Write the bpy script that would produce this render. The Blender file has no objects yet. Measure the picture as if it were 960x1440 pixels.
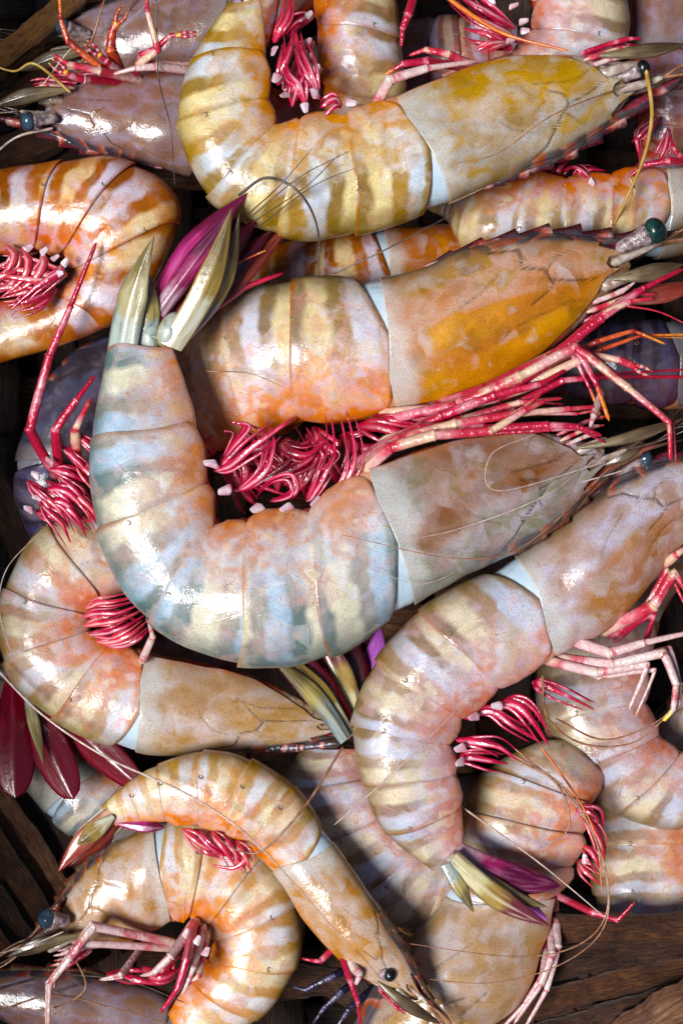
import bpy, math, random
import numpy as np

# ------------------------------------------------------------------ scene, camera, light
S = 0.00016            # metres per layout unit (the frame is 960 x 1440 units = 0.154 x 0.230 m)
H = 2700.0             # camera height above the top of the pile, layout units
scene = bpy.context.scene
col = scene.collection

cam_d = bpy.data.cameras.new('camera')
cam = bpy.data.objects.new('camera', cam_d)
col.objects.link(cam)
cam.location = (0, 0, H * S)
cam_d.sensor_fit = 'VERTICAL'
cam_d.sensor_height = 36.0
cam_d.lens = 36.0 * H / 1440.0
cam_d.clip_start = 0.01
cam_d.clip_end = 100.0
scene.camera = cam

SUN_EL, SUN_AZ = math.radians(62), math.radians(200)      # azimuth: direction the light comes from, from +X towards +Y
world = bpy.data.worlds.new('World')
scene.world = world
world.use_nodes = True
wn = world.node_tree
bg = wn.nodes['Background']
sky = wn.nodes.new('ShaderNodeTexSky')
sky.sky_type = 'NISHITA'
sky.sun_disc = False
sky.sun_elevation = SUN_EL
sky.sun_rotation = math.radians(90) - SUN_AZ
sky.air_density = 1.0
sky.dust_density = 0.6
wn.links.new(sky.outputs[0], bg.inputs[0])
bg.inputs[1].default_value = 0.06
sun_d = bpy.data.lights.new('sun', 'SUN')
sun_d.energy = 4.0
sun_d.angle = math.radians(21)
sun_d.color = (1.0, 0.99, 0.98)
sun = bpy.data.objects.new('sun', sun_d)
col.objects.link(sun)
_d = (math.cos(SUN_EL) * math.cos(SUN_AZ), math.cos(SUN_EL) * math.sin(SUN_AZ), math.sin(SUN_EL))
from mathutils import Vector
sun.rotation_euler = Vector(_d).to_track_quat('Z', 'Y').to_euler()
vs = scene.view_settings
vs.view_transform = 'Standard'
vs.look = 'None'
vs.exposure = 0.2
vs.gamma = 1.0
vs.use_curve_mapping = False
scene.cycles.max_bounces = 6
scene.cycles.caustics_reflective = False
scene.cycles.caustics_refractive = False

# ------------------------------------------------------------------ helpers
def W(x, y, z=0.0):
    z = z if z > -50 else -50 + (z + 50) * 1.3      # looser packing in the lower layers
    f = 1.0 - z / H
    return np.array([(x - 480.0) * S * f, (720.0 - y) * S * f, z * S])

def lin(c):
    c = c / 255.0
    return c / 12.92 if c <= 0.04045 else ((c + 0.055) / 1.055) ** 2.4

def rgb(h):
    h = h.lstrip('#')
    return (lin(int(h[0:2], 16)), lin(int(h[2:4], 16)), lin(int(h[4:6], 16)), 1.0)

def norm(v):
    return v / np.maximum(np.linalg.norm(v, axis=-1, keepdims=True), 1e-12)

def catmull(pts, t):
    """Catmull-Rom through pts (n,3) at parameters t (any shape), linear beyond the ends."""
    pts = np.asarray(pts, float)
    n = len(pts)
    t = np.asarray(t, float)
    ext = np.vstack([2 * pts[0] - pts[1], pts, 2 * pts[-1] - pts[-2]])
    tc = np.clip(t, 0, n - 1)
    i = np.minimum(tc.astype(int), n - 2)
    f = (tc - i)[..., None]
    p0, p1, p2, p3 = ext[i], ext[i + 1], ext[i + 2], ext[i + 3]
    r = 0.5 * (2 * p1 + (p2 - p0) * f + (2 * p0 - 5 * p1 + 4 * p2 - p3) * f ** 2 + (3 * p1 - p0 - 3 * p2 + p3) * f ** 3)
    lo = np.minimum(t, 0)[..., None] * (pts[1] - pts[0])
    hi = np.maximum(t - (n - 1), 0)[..., None] * (pts[-1] - pts[-2])
    return r + lo + hi

def mesh_obj(name, verts, faces, uvs, mat, parent=None, origin=None):
    """One mesh object; verts are world coordinates, uvs one per vertex."""
    verts = np.asarray(verts, float)
    if origin is None:
        origin = np.array(parent.matrix_world_loc) if False else ORG.get(parent, np.zeros(3)) if parent else np.zeros(3)
    me = bpy.data.meshes.new(name)
    faces = np.asarray(faces, int)
    k = faces.shape[1]
    me.vertices.add(len(verts))
    me.vertices.foreach_set('co', (verts - origin).astype(np.float32).ravel())
    me.loops.add(faces.size)
    me.loops.foreach_set('vertex_index', faces.astype(np.int32).ravel())
    me.polygons.add(len(faces))
    me.polygons.foreach_set('loop_start', np.arange(0, faces.size, k, dtype=np.int32))
    me.polygons.foreach_set('use_smooth', np.ones(len(faces), dtype=bool))
    me.update(calc_edges=True)
    if uvs is not None:
        uv = me.uv_layers.new(name='UVMap')
        uv.data.foreach_set('uv', np.asarray(uvs, np.float32)[faces.ravel()].ravel())
    me.materials.append(mat)
    o = bpy.data.objects.new(name, me)
    col.objects.link(o)
    if parent is not None:
        o.parent = parent
        ORG[o] = origin
    return o

ORG = {}

def grid_faces(n, m, wrap=False):
    i, j = np.meshgrid(np.arange(n - 1), np.arange(m if wrap else m - 1), indexing='ij')
    j2 = (j + 1) % m
    return np.stack([i * m + j, i * m + j2, (i + 1) * m + j2, (i + 1) * m + j], -1).reshape(-1, 4)

def sweep(pts, n):
    """resample a polyline smoothly -> points, tangents"""
    pts = np.asarray(pts, float)
    t = np.linspace(0, len(pts) - 1, n)
    p = catmull(pts, t)
    d = norm(np.gradient(p, axis=0))
    return p, d

def tube(name, pts, rad, mat, parent, n=None, m=8, flat=1.0, up=(0, 0, 1), joints=None, seed=0):
    """tapered tube through world pts; rad = list of radii (metres) spread along it"""
    pts = np.asarray(pts, float)
    n = n or max(10, 6 * (len(pts) - 1) + 1)
    p, d = sweep(pts, n)
    s = np.linspace(0, 1, n)
    r = np.interp(s, np.linspace(0, 1, len(rad)), rad)
    if joints:
        for j in joints:
            r = r * (1 + 0.22 * np.exp(-((s - j) / 0.018) ** 2) - 0.12 * np.exp(-((s - j - 0.035) / 0.015) ** 2))
    upv = np.array(up, float)
    side = norm(np.cross(d, upv) + 1e-9)
    nor = np.cross(side, d)
    a = np.linspace(0, 2 * math.pi, m, endpoint=False)
    V = p[:, None, :] + r[:, None, None] * (np.cos(a)[None, :, None] * side[:, None, :] + flat * np.sin(a)[None, :, None] * nor[:, None, :])
    V[0] = p[0] + (V[0] - p[0]) * 0.4
    V[-1] = p[-1] + (V[-1] - p[-1]) * 0.2
    uv = np.stack(np.broadcast_arrays(s[:, None], (np.arange(m) / m)[None, :]), -1).reshape(-1, 2)
    return mesh_obj(name, V.reshape(-1, 3), grid_faces(n, m, True), uv, mat, parent)

def blade(name, base, tip, width, mat, parent, roll=0.0, bend=0.12, point=1.0, thick=4.0, side_bend=0.0, narrow=0.28, fringe=False):
    """leaf shaped plate with a midrib: base, tip world points; width metres"""
    base, tip = np.asarray(base, float), np.asarray(tip, float)
    ax = tip - base
    ln = np.linalg.norm(ax)
    d = ax / ln
    side = norm(np.cross(d, np.array([0, 0, 1.0])) + 1e-9)
    nor = np.cross(side, d)
    c, sn = math.cos(roll), math.sin(roll)
    side, nor = side * c + nor * sn, nor * c - side * sn
    n, m = 26, 17
    s = np.linspace(0, 1, n)
    prof = (narrow + (1 - narrow) * np.sin(np.clip(s / 0.66, 0, 1) * math.pi / 2)) * np.clip(1 - np.clip((s - 0.5) / 0.5, 0, 1) ** (2.2 / point), 0.0006, 1) ** (0.5 if point < 1.15 else 0.85)
    w = np.linspace(-1, 1, m)
    th = thick * S
    mid = base + s[:, None] * ax + (bend * ln * np.sin(math.pi * s))[:, None] * nor + (side_bend * ln * np.sin(math.pi * s))[:, None] * side
    lat = (prof[:, None] * w[None, :] * width / 2)
    rib = 0.05 * width * np.exp(-(w / 0.3) ** 2)
    cup = -0.06 * width * (w ** 2)
    hgt = (rib + cup)[None, :] * (prof[:, None]) + 0
    edge = (1 - np.abs(w) ** 4)
    top = mid[:, None, :] + lat[..., None] * side + (hgt + th * 0.5 * edge[None, :])[..., None] * nor
    bot = mid[:, None, :] + lat[..., None] * side + (hgt - th * 0.5 * edge[None, :] - 0.02 * th)[..., None] * nor
    ring = np.concatenate([top, bot[:, ::-1]], 1)
    if fringe:
        hv, hf = [], []
        rr = random.Random(int(abs(base[0] * 1e6)) + int(width * 1e6))
        for q in range(90):
            sg = 1 if q % 2 else -1
            ss_ = 0.35 + 0.65 * (q / 90.0) ** 0.7
            wq = np.interp(ss_, s, prof) * width / 2
            c0 = np.array([np.interp(ss_, s, mid[:, k]) for k in range(3)]) + side * sg * wq * 0.97 + nor * (cup[0] * np.interp(ss_, s, prof))
            dv = norm(side * sg * rr.uniform(0.3, 0.9) * (1.05 - ss_ * 0.8) + d * rr.uniform(0.6, 1.2) + nor * rr.uniform(-0.3, 0.3)) * rr.uniform(4, 9) * S
            k0 = len(hv)
            hv += [c0 - d * 0.5 * S, c0 + d * 0.5 * S, c0 + nor * 0.7 * S, c0 + dv]
            hf += [[k0, k0 + 1, k0 + 3], [k0 + 1, k0 + 2, k0 + 3], [k0 + 2, k0, k0 + 3]]
    uvx = np.broadcast_to(s[:, None], (n, 2 * m))
    uvy = np.broadcast_to(np.concatenate([w, w[::-1]])[None, :] * 0.5 + 0.5, (n, 2 * m))
    o = mesh_obj(name, ring.reshape(-1, 3), grid_faces(n, 2 * m, True), np.stack([uvx, uvy], -1).reshape(-1, 2), mat, parent)
    if fringe:
        fo = mesh_obj('fringe', hv, hf, None, MAT['antenna_red'], o)
        fo['kind'] = 'stuff'
    return o

def ball(name, c, r, mat, parent, stretch=None, n=14, m=20):
    a = np.linspace(0, math.pi, n)
    b = np.linspace(0, 2 * math.pi, m, endpoint=False)
    P = np.stack(np.broadcast_arrays(np.sin(a)[:, None] * np.cos(b)[None], np.sin(a)[:, None] * np.sin(b)[None], np.cos(a)[:, None]), -1) * r
    if stretch is not None:
        ax, k = stretch
        ax = norm(np.asarray(ax, float))
        P = P + (P @ ax)[..., None] * ax * (k - 1)
    uv = np.stack(np.broadcast_arrays((a / math.pi)[:, None], (b / 6.2832)[None]), -1).reshape(-1, 2)
    return mesh_obj(name, (P + c).reshape(-1, 3), grid_faces(n, m, True), uv, mat, parent)

def torus(name, c, ax, R, r, mat, parent, M=14, m=6):
    ax = norm(np.asarray(ax, float))
    u = norm(np.cross(ax, np.array([0.3, 0.7, 0.2])))
    v = np.cross(ax, u)
    a = np.linspace(0, 2 * math.pi, M, endpoint=False)
    b = np.linspace(0, 2 * math.pi, m, endpoint=False)
    rd = np.cos(a)[:, None] * u + np.sin(a)[:, None] * v
    P = c + rd[:, None, :] * (R + r * np.cos(b))[None, :, None] + (r * np.sin(b))[None, :, None] * ax
    f = grid_faces(M + 1, m, True) % (M * m)
    return mesh_obj(name, P.reshape(-1, 3), f, np.zeros((M * m, 2)), mat, parent)

# ------------------------------------------------------------------ materials
class NT:
    def __init__(self, name):
        self.m = bpy.data.materials.new(name)
        self.m.use_nodes = True
        self.t = self.m.node_tree
        self.b = self.t.nodes['Principled BSDF']
        self.tc = self.t.nodes.new('ShaderNodeTexCoord')
        uv = self.t.nodes.new('ShaderNodeSeparateXYZ')
        self.L(self.tc.outputs['UV'], uv.inputs[0])
        self.u, self.v = uv.outputs[0], uv.outputs[1]
        self.obj = self.tc.outputs['Object']
    def L(self, a, b):
        self.t.links.new(a, b)
    def put(self, sock, v):
        if hasattr(v, 'is_output') or hasattr(v, 'node'):
            self.L(v, sock)
        else:
            sock.default_value = v
    def math(self, op, a, b=None, c=None, clamp=False):
        n = self.t.nodes.new('ShaderNodeMath')
        n.operation = op
        n.use_clamp = clamp
        self.put(n.inputs[0], a)
        if b is not None: self.put(n.inputs[1], b)
        if c is not None: self.put(n.inputs[2], c)
        return n.outputs[0]
    def vadd(self, a, b, scale=None):
        n = self.t.nodes.new('ShaderNodeVectorMath')
        n.operation = 'MULTIPLY_ADD'
        self.put(n.inputs[0], b)
        n.inputs[1].default_value = (scale,) * 3
        self.put(n.inputs[2], a)
        return n.outputs[0]
    def noise(self, scale, detail=2, vec=None, rough=0.5, off=0.0):
        n = self.t.nodes.new('ShaderNodeTexNoise')
        n.inputs['Scale'].default_value = scale
        n.inputs['Detail'].default_value = detail
        n.inputs['Roughness'].default_value = rough
        if off:
            ad = self.t.nodes.new('ShaderNodeVectorMath')
            ad.operation = 'ADD'
            self.L(vec if vec is not None else self.obj, ad.inputs[0])
            ad.inputs[1].default_value = (off * 0.37, off * 0.91, off * 0.53)
            vec = ad.outputs[0]
        self.L(vec if vec is not None else self.obj, n.inputs['Vector'])
        return n.outputs['Fac'], n.outputs['Color']
    def voronoi(self, scale, vec, feature='F1', smooth=0.0, rand=1.0):
        n = self.t.nodes.new('ShaderNodeTexVoronoi')
        n.feature = feature
        n.inputs['Scale'].default_value = scale
        n.inputs['Randomness'].default_value = rand
        if feature == 'SMOOTH_F1': n.inputs['Smoothness'].default_value = smooth
        self.L(vec, n.inputs['Vector'])
        return n
    def ramp(self, fac, stops, interp='LINEAR'):
        n = self.t.nodes.new('ShaderNodeValToRGB')
        n.color_ramp.interpolation = interp
        e = n.color_ramp.elements
        while len(e) < len(stops): e.new(0.5)
        for k, (p, c) in enumerate(stops):
            e[k].position = p
            e[k].color = rgb(c) if isinstance(c, str) else (c, c, c, 1)
        self.L(fac, n.inputs[0])
        return n.outputs[0]
    def mix(self, f, a, b, mode='MIX'):
        n = self.t.nodes.new('ShaderNodeMix')
        n.data_type = 'RGBA'
        n.blend_type = mode
        self.put(n.inputs[0], f)
        self.put(n.inputs[6], rgb(a) if isinstance(a, str) else a)
        self.put(n.inputs[7], rgb(b) if isinstance(b, str) else b)
        return n.outputs[2]
    def bump(self, h, strength, dist, prev=None):
        n = self.t.nodes.new('ShaderNodeBump')
        n.inputs['Strength'].default_value = strength
        n.inputs['Distance'].default_value = dist
        self.L(h, n.inputs['Height'])
        if prev is not None: self.L(prev, n.inputs['Normal'])
        return n.outputs[0]
    def out(self, color, rough=0.35, normal=None, sss=0.0, coat=0.0, sssr=(1.0, 0.45, 0.3), spec=0.5, alpha=None, trans=None):
        b = self.b
        self.put(b.inputs['Base Color'], color)
        self.put(b.inputs['Roughness'], rough)
        if normal is not None:
            self.L(normal, b.inputs['Normal'])
            self.L(normal, b.inputs['Coat Normal'])
        b.inputs['Specular IOR Level'].default_value = spec
        if sss:
            b.inputs['Subsurface Weight'].default_value = sss
            b.inputs['Subsurface Radius'].default_value = sssr
            b.inputs['Subsurface Scale'].default_value = 0.003
        if coat:
            b.inputs['Coat Weight'].default_value = coat
            b.inputs['Coat Roughness'].default_value = 0.09
        return self.m

PAL = {  # per prawn: bands (pale, tan, blue-white, grey-tan), sides (5), belly, dorsal edge (own tint plus painted edge shade), carapace (5), cheek patch colours and amount
    'cool':   dict(bands=['#e4e0cc', '#a09c94', '#c0d0de', '#7c8886'], sides=['#d6d8e2', '#e0c4b4', '#cfb6b4', '#e8e2d2', '#d8ae98'], belly='#dc8848', dors='#46605e',
                   cara=['#a88c7c', '#84644e', '#8f8c74', '#aa9c98', '#beb2b8'], cheek=('#84502e', '#a0704a'), ochre=0.55, seed=1),
    'peach':  dict(bands=['#e6d8b4', '#a28c70', '#d6d6de', '#92806c'], sides=['#e2d4dc', '#ecc2a2', '#deb2a6', '#eedac2', '#e2a274'], belly='#e67c30', dors='#80704c',
                   cara=['#cc9c80', '#a4744a', '#bc9668', '#d0ac98', '#98806e'], cheek=('#c07404', '#e09c18'), ochre=1.0, seed=2),
    'ochre':  dict(bands=['#eee0b8', '#b09468', '#d6dce2', '#9c8662'], sides=['#e6e0dc', '#dcbc94', '#ccae92', '#eee4c4', '#d0a474'], belly='#dc8a3c', dors='#86703e',
                   cara=['#b49c7c', '#987c54', '#bc9c64', '#b4aca4', '#c8beb0'], cheek=('#b88410', '#d0a038'), ochre=0.6, seed=3),
    'orange': dict(bands=['#ecd6b4', '#ac7048', '#dcd2dc', '#966040'], sides=['#e6dae2', '#dea678', '#c88c74', '#ecdab4', '#c47c54'], belly='#dc4426', dors='#b0622c',
                   cara=['#b07450', '#985428', '#c0803e', '#b88870', '#a06a54'], cheek=('#b0581a', '#c07030'), ochre=0.4, seed=4),
    'pink':   dict(bands=['#ddd2bc', '#aa9684', '#c8ccd8', '#988678'], sides=['#dcd8e6', '#e2c0b4', '#ceaeb0', '#e8dece', '#d4a698'], belly='#cc785c', dors='#84704e',
                   cara=['#bca8a4', '#a48468', '#b8a498', '#c4bccc', '#9c7a60'], cheek=('#ac6c38', '#c08c5c'), ochre=0.6, seed=5),
    'mauve':  dict(bands=['#c4ac9c', '#8c6a60', '#b4aac0', '#785a54'], sides=['#b4a2b6', '#bc8672', '#a07074', '#c6ac98', '#b0685c'], belly='#b83a38', dors='#705446',
                   cara=['#9c7e76', '#78584e', '#927460', '#a092a0', '#846a64'], cheek=('#84503a', '#98644a'), ochre=0.35, seed=6),
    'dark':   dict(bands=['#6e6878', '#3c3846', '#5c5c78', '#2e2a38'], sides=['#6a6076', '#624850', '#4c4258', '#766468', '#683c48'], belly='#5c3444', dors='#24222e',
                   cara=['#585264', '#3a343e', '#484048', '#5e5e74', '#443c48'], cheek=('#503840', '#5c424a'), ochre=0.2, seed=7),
    'warm':   dict(bands=['#f0e6cc', '#c8ac86', '#e0e4ea', '#bea07c'], sides=['#eedfdc', '#eec098', '#e2b09c', '#f2e2c2', '#eaa670'], belly='#e48458', dors='#a0824a',
                   cara=['#d0ac8c', '#b4885c', '#c8a684', '#d4c0b4', '#c08c58'], cheek=('#c08850', '#d0a478'), ochre=0.35, seed=8, bandamt=0.8),
    'blush':  dict(bands=['#e6dcc4', '#b8a08a', '#d8dce4', '#a89480'], sides=['#e8dade', '#eec2a8', '#e4b0a6', '#f0e0cc', '#e8a888'], belly='#e48464', dors='#8c7c4c',
                   cara=['#c8b09c', '#a8886a', '#c0a68c', '#ccbcb8', '#b8966c'], cheek=('#b08454', '#c09c78'), ochre=0.3, seed=10, bandamt=0.85),
    'tan':    dict(bands=['#d4c6a6', '#9c866c', '#c6c6ce', '#8c7864'], sides=['#ccbec8', '#d8a888', '#bc907e', '#dac8a8', '#c48a64'], belly='#cc6436', dors='#80683c',
                   cara=['#bca084', '#a4805c', '#b8a080', '#c4b4a8', '#b0906c'], cheek=('#b47840', '#bc8c60'), ochre=0.35, seed=9),
}

def shell_mat(name, p):
    g = NT(name)
    sd = p['seed'] * 3.7
    n1, c1 = g.noise(150, 1, off=sd)
    n2, _ = g.noise(75, 2, off=sd + 9)
    n3, _ = g.noise(420, 3, off=sd + 5)
    n4, _ = g.noise(130, 2, off=sd + 15)
    fine, _ = g.noise(3000, 2, off=sd)
    wp = g.vadd(g.obj, c1, 0.007)
    vor = g.voronoi(150, wp)
    vor2 = g.voronoi(330, g.vadd(g.obj, c1, 0.004))
    sep = g.t.nodes.new('ShaderNodeSeparateColor')
    g.L(vor.outputs['Color'], sep.inputs[0])
    sep2 = g.t.nodes.new('ShaderNodeSeparateColor')
    g.L(vor2.outputs['Color'], sep2.inputs[0])
    cell = g.math('ADD', g.math('ADD', g.math('MULTIPLY', sep.outputs[0], 0.07), g.math('MULTIPLY', sep2.outputs[0], 0.05)), g.math('MULTIPLY', n4, 0.88))
    s = p['sides']
    side = g.ramp(cell, [(0.24, s[0]), (0.38, s[3]), (0.46, s[0]), (0.53, s[1]), (0.60, s[2]), (0.66, s[3]), (0.78, s[4])])
    un = g.math('FRACT', g.u)
    seg = g.math('FLOOR', g.u)
    ph = g.math('ADD', g.math('MULTIPLY', un, 1.05), g.math('MULTIPLY', seg, 0.61))
    uw = g.math('ADD', ph, g.math('ADD', g.math('MULTIPLY', g.math('SUBTRACT', n1, 0.5), 0.22), g.math('MULTIPLY', g.math('SUBTRACT', sep.outputs[2], 0.5), 0.05)))
    fr = g.math('FRACT', uw)
    b = p['bands']
    band = g.ramp(fr, [(0.0, b[1]), (0.16, b[1]), (0.24, b[0]), (0.46, b[0]), (0.53, b[3]), (0.66, b[3]), (0.73, b[2]), (0.93, b[2]), (1.0, b[1])])
    vw = g.math('ADD', g.v, g.math('ADD', g.math('MULTIPLY', g.math('SUBTRACT', cell, 0.5), 0.4), g.math('MULTIPLY', g.math('SUBTRACT', sep2.outputs[1], 0.5), 0.07)))
    dfac = g.math('MULTIPLY', g.ramp(vw, [(0.32, 1.0), (0.48, 0.6), (0.64, 0.22), (0.82, 0.06)]), g.ramp(sep.outputs[1], [(0.0, 0.6), (0.5, 1.0)]))
    c = g.mix(g.math('MULTIPLY', dfac, p.get('bandamt', 1.0)), side, band)
    # warm belly
    bel = g.math('MULTIPLY', g.ramp(g.math('ADD', g.v, g.math('ADD', g.math('MULTIPLY', g.math('SUBTRACT', n2, 0.5), 0.45), g.math('MULTIPLY', g.math('SUBTRACT', n3, 0.5), 0.12))), [(0.62, 0.0), (1.08, 1.0)]), 0.72)
    c = g.mix(bel, c, p['belly'])
    dor = g.math('MULTIPLY', g.ramp(g.math('ADD', g.v, g.math('MULTIPLY', g.math('SUBTRACT', n1, 0.5), 0.16)), [(0.0, 1.0), (0.2, 0.0)]), 0.8)  # dark back colour, widened to paint in edge shading
    c = g.mix(dor, c, p['dors'])
    vor3 = g.voronoi(300, g.vadd(g.obj, c1, 0.009))
    sep3 = g.t.nodes.new('ShaderNodeSeparateColor')
    g.L(vor3.outputs['Color'], sep3.inputs[0])
    fl = g.math('MULTIPLY', g.ramp(sep3.outputs[0], [(0.62, 0.0), (0.9, 0.5)]), g.ramp(g.v, [(0.1, 0.25), (0.3, 1.0), (0.75, 1.0), (0.95, 0.3)]))  # pale facets: small glints painted into the flank colour
    fl = g.math('MULTIPLY', fl, g.ramp(vor3.outputs['Distance'], [(0.25, 1.0), (0.6, 0.15)]))
    c = g.mix(fl, c, g.ramp(sep3.outputs[1], [(0.3, '#e8e6ee'), (0.6, '#ecd8cc'), (0.8, '#dcd8e8')]) if p['seed'] not in (6, 7) else '#a89ca8')
    c = g.mix(g.ramp(sep3.outputs[2], [(0.7, 0.0), (0.95, 0.35)]), c, s[2])
    # pigmented rear margin and thin veins
    mar = g.ramp(g.math('ADD', un, g.math('MULTIPLY', g.math('SUBTRACT', n3, 0.5), 0.05)), [(0.94, 0.0), (0.98, 0.45)])
    c = g.mix(g.math('MULTIPLY', mar, g.ramp(n2, [(0.35, 0.2), (0.6, 1.0)])), c, g.mix(0.5, p['belly'], '#5a4028'))
    vein = g.voronoi(120, g.vadd(g.obj, c1, 0.016), 'DISTANCE_TO_EDGE')
    vl = g.math('MULTIPLY', g.ramp(vein.outputs['Distance'], [(0.0, 1.0), (0.02, 0.0)]), g.ramp(n3, [(0.5, 0.0), (0.62, 0.55)]))
    c = g.mix(vl, c, '#a8703c')
    dots = g.voronoi(1150, g.obj)
    dm = g.math('MULTIPLY', g.ramp(dots.outputs['Distance'], [(0.16, 1.0), (0.26, 0.0)]), g.ramp(n2, [(0.46, 0.0), (0.64, 0.35)]))
    c = g.mix(dm, c, '#8a5a30')
    # pores, ochre freckles
    fre = g.ramp(fine, [(0.34, 0.66), (0.5, 1.0)])
    c = g.mix(0.7, c, fre, 'MULTIPLY')
    val = g.ramp(g.math('ADD', g.math('MULTIPLY', sep2.outputs[2], 0.25), g.math('MULTIPLY', n3, 0.75)), [(0.25, 0.76), (0.65, 1.0)])
    c = g.mix(0.9, c, val, 'MULTIPLY')
    hs = g.t.nodes.new('ShaderNodeHueSaturation')
    hs.inputs['Saturation'].default_value = 1.4
    hs.inputs['Value'].default_value = 0.95
    g.L(c, hs.inputs['Color'])
    hh = g.math('ADD', g.math('MULTIPLY', n3, 0.6), g.math('ADD', g.math('MULTIPLY', n1, 0.9), g.math('MULTIPLY', fine, 0.10)))
    nb = g.bump(hh, 0.36, 0.0008)
    rough = g.ramp(n3, [(0.3, 0.27), (0.7, 0.5)])
    return g.out(hs.outputs[0], rough, nb, sss=0.4, coat=0.5, spec=0.22)

def cara_mat(name, p):
    g = NT(name)
    sd = p['seed'] * 5.1
    n1, c1 = g.noise(120, 1, off=sd)
    n2, _ = g.noise(60, 3, off=sd + 3)
    n3, _ = g.noise(380, 4, off=sd + 7)
    fine, _ = g.noise(3000, 2, off=sd)
    mp = g.t.nodes.new('ShaderNodeMapping')
    mp.inputs['Scale'].default_value = (2.0, 2.6, 1.0)
    mp.inputs['Location'].default_value = (sd, sd * 0.3, 0)
    mp.inputs['Rotation'].default_value = (0, 0, 0.25)
    g.L(g.tc.outputs['UV'], mp.inputs[0])
    ns, _ = g.noise(1.5, 2, mp.outputs[0], 0.4, off=sd)       # long soft streaks
    wp = g.vadd(g.obj, c1, 0.008)
    vor = g.voronoi(140, wp)
    sep = g.t.nodes.new('ShaderNodeSeparateColor')
    g.L(vor.outputs['Color'], sep.inputs[0])
    cell = g.math('ADD', g.math('ADD', g.math('MULTIPLY', sep.outputs[0], 0.10), g.math('MULTIPLY', n1, 0.36)), g.math('MULTIPLY', ns, 0.54))
    k = p['cara']
    c = g.ramp(cell, [(0.30, k[1]), (0.42, k[0]), (0.49, k[3]), (0.56, k[2]), (0.63, k[4]), (0.72, k[1])])
    vw = g.math('ADD', g.v, g.math('ADD', g.math('MULTIPLY', g.math('SUBTRACT', ns, 0.5), 0.18), g.math('MULTIPLY', g.math('SUBTRACT', sep.outputs[1], 0.5), 0.05)))
    uw = g.math('ADD', g.u, g.math('MULTIPLY', g.math('SUBTRACT', n1, 0.5), 0.3))
    och = g.math('MULTIPLY', g.ramp(vw, [(0.40, 0.0), (0.48, 1.0), (0.92, 1.0), (1.0, 0.5)]), p['ochre'])
    och = g.math('MULTIPLY', och, g.ramp(uw, [(0.0, 0.15), (0.28, 1.0), (0.74, 1.0), (0.86, 0.0)]))
    och = g.math('MULTIPLY', och, g.ramp(g.math('ADD', g.math('MULTIPLY', sep.outputs[2], 0.08), g.math('MULTIPLY', n3, 0.92)), [(0.22, 0.6), (0.40, 1.0)]))
    c = g.mix(och, c, g.ramp(ns, [(0.35, p['cheek'][0]), (0.65, p['cheek'][1])]))
    # painted highlight facets and white wash, then pale rear margin widest low down
    vor3 = g.voronoi(190, g.vadd(g.obj, c1, 0.012))
    sep3 = g.t.nodes.new('ShaderNodeSeparateColor')
    g.L(vor3.outputs['Color'], sep3.inputs[0])
    soft = g.ramp(vor3.outputs['Distance'], [(0.25, 1.0), (0.65, 0.2)])
    c = g.mix(g.math('MULTIPLY', g.ramp(sep3.outputs[0], [(0.55, 0.0), (0.9, 0.55)]), soft), c, k[4])
    c = g.mix(g.math('MULTIPLY', g.ramp(sep3.outputs[1], [(0.6, 0.0), (0.95, 0.6)]), soft), c, k[1])
    c = g.mix(g.math('MULTIPLY', g.ramp(sep3.outputs[2], [(0.75, 0.0), (0.95, 0.45)]), soft), c, '#dcd8dc' if p['seed'] not in (6, 7) else '#9a90a0')
    wl = g.ramp(g.math('ADD', g.math('MULTIPLY', n3, 0.5), g.math('MULTIPLY', n1, 0.5)), [(0.54, 0.0), (0.68, 0.4)])  # white wash, highlights put into the carapace colour
    c = g.mix(wl, c, '#d6d2d4' if p['seed'] not in (6, 7) else '#9a9098')
    colr = g.math('MULTIPLY', g.ramp(g.math('ADD', g.math('ADD', g.u, g.math('MULTIPLY', g.v, 0.10)), g.math('MULTIPLY', g.math('SUBTRACT', n1, 0.5), 0.22)), [(0.93, 0.0), (1.04, 1.0)]), 0.6)
    c = g.mix(colr, c, '#dcdcd8' if p['seed'] not in (6, 7) else '#948a8a')
    dor = g.math('MULTIPLY', g.ramp(g.v, [(0.0, 1.0), (0.15, 0.0)]), 0.6)
    c = g.mix(dor, c, p['dors'])
    cr = g.math('MULTIPLY', g.ramp(g.math('ADD', g.v, g.math('MULTIPLY', g.math('SUBTRACT', n3, 0.5), 0.05)), [(0.05, 1.0), (0.085, 0.0)]), g.ramp(g.u, [(0.5, 1.0), (0.75, 0.0)]))
    spots = g.ramp(g.math('FRACT', g.math('ADD', g.math('MULTIPLY', g.u, 7.0), g.math('MULTIPLY', n1, 2.0))), [(0.0, '#3c3a44'), (0.4, '#565868'), (0.5, '#c06a58'), (0.72, '#c89890'), (0.82, '#3c3a44')])
    c = g.mix(g.math('MULTIPLY', cr, 0.85), c, spots)
    low = g.math('MULTIPLY', g.ramp(g.v, [(0.88, 0.0), (0.97, 0.6)]), g.ramp(n3, [(0.4, 0.3), (0.6, 1.0)]))
    c = g.mix(low, c, p['belly'])
    fre = g.ramp(fine, [(0.34, 0.62), (0.5, 1.0)])
    c = g.mix(0.75, c, fre, 'MULTIPLY')
    dots = g.voronoi(1150, g.obj)
    dm = g.math('MULTIPLY', g.ramp(dots.outputs['Distance'], [(0.16, 1.0), (0.26, 0.0)]), g.ramp(n2, [(0.46, 0.0), (0.64, 0.35)]))
    c = g.mix(dm, c, '#5c3c24')
    at = g.t.nodes.new('ShaderNodeAttribute')
    at.attribute_name = 'groove'
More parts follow.
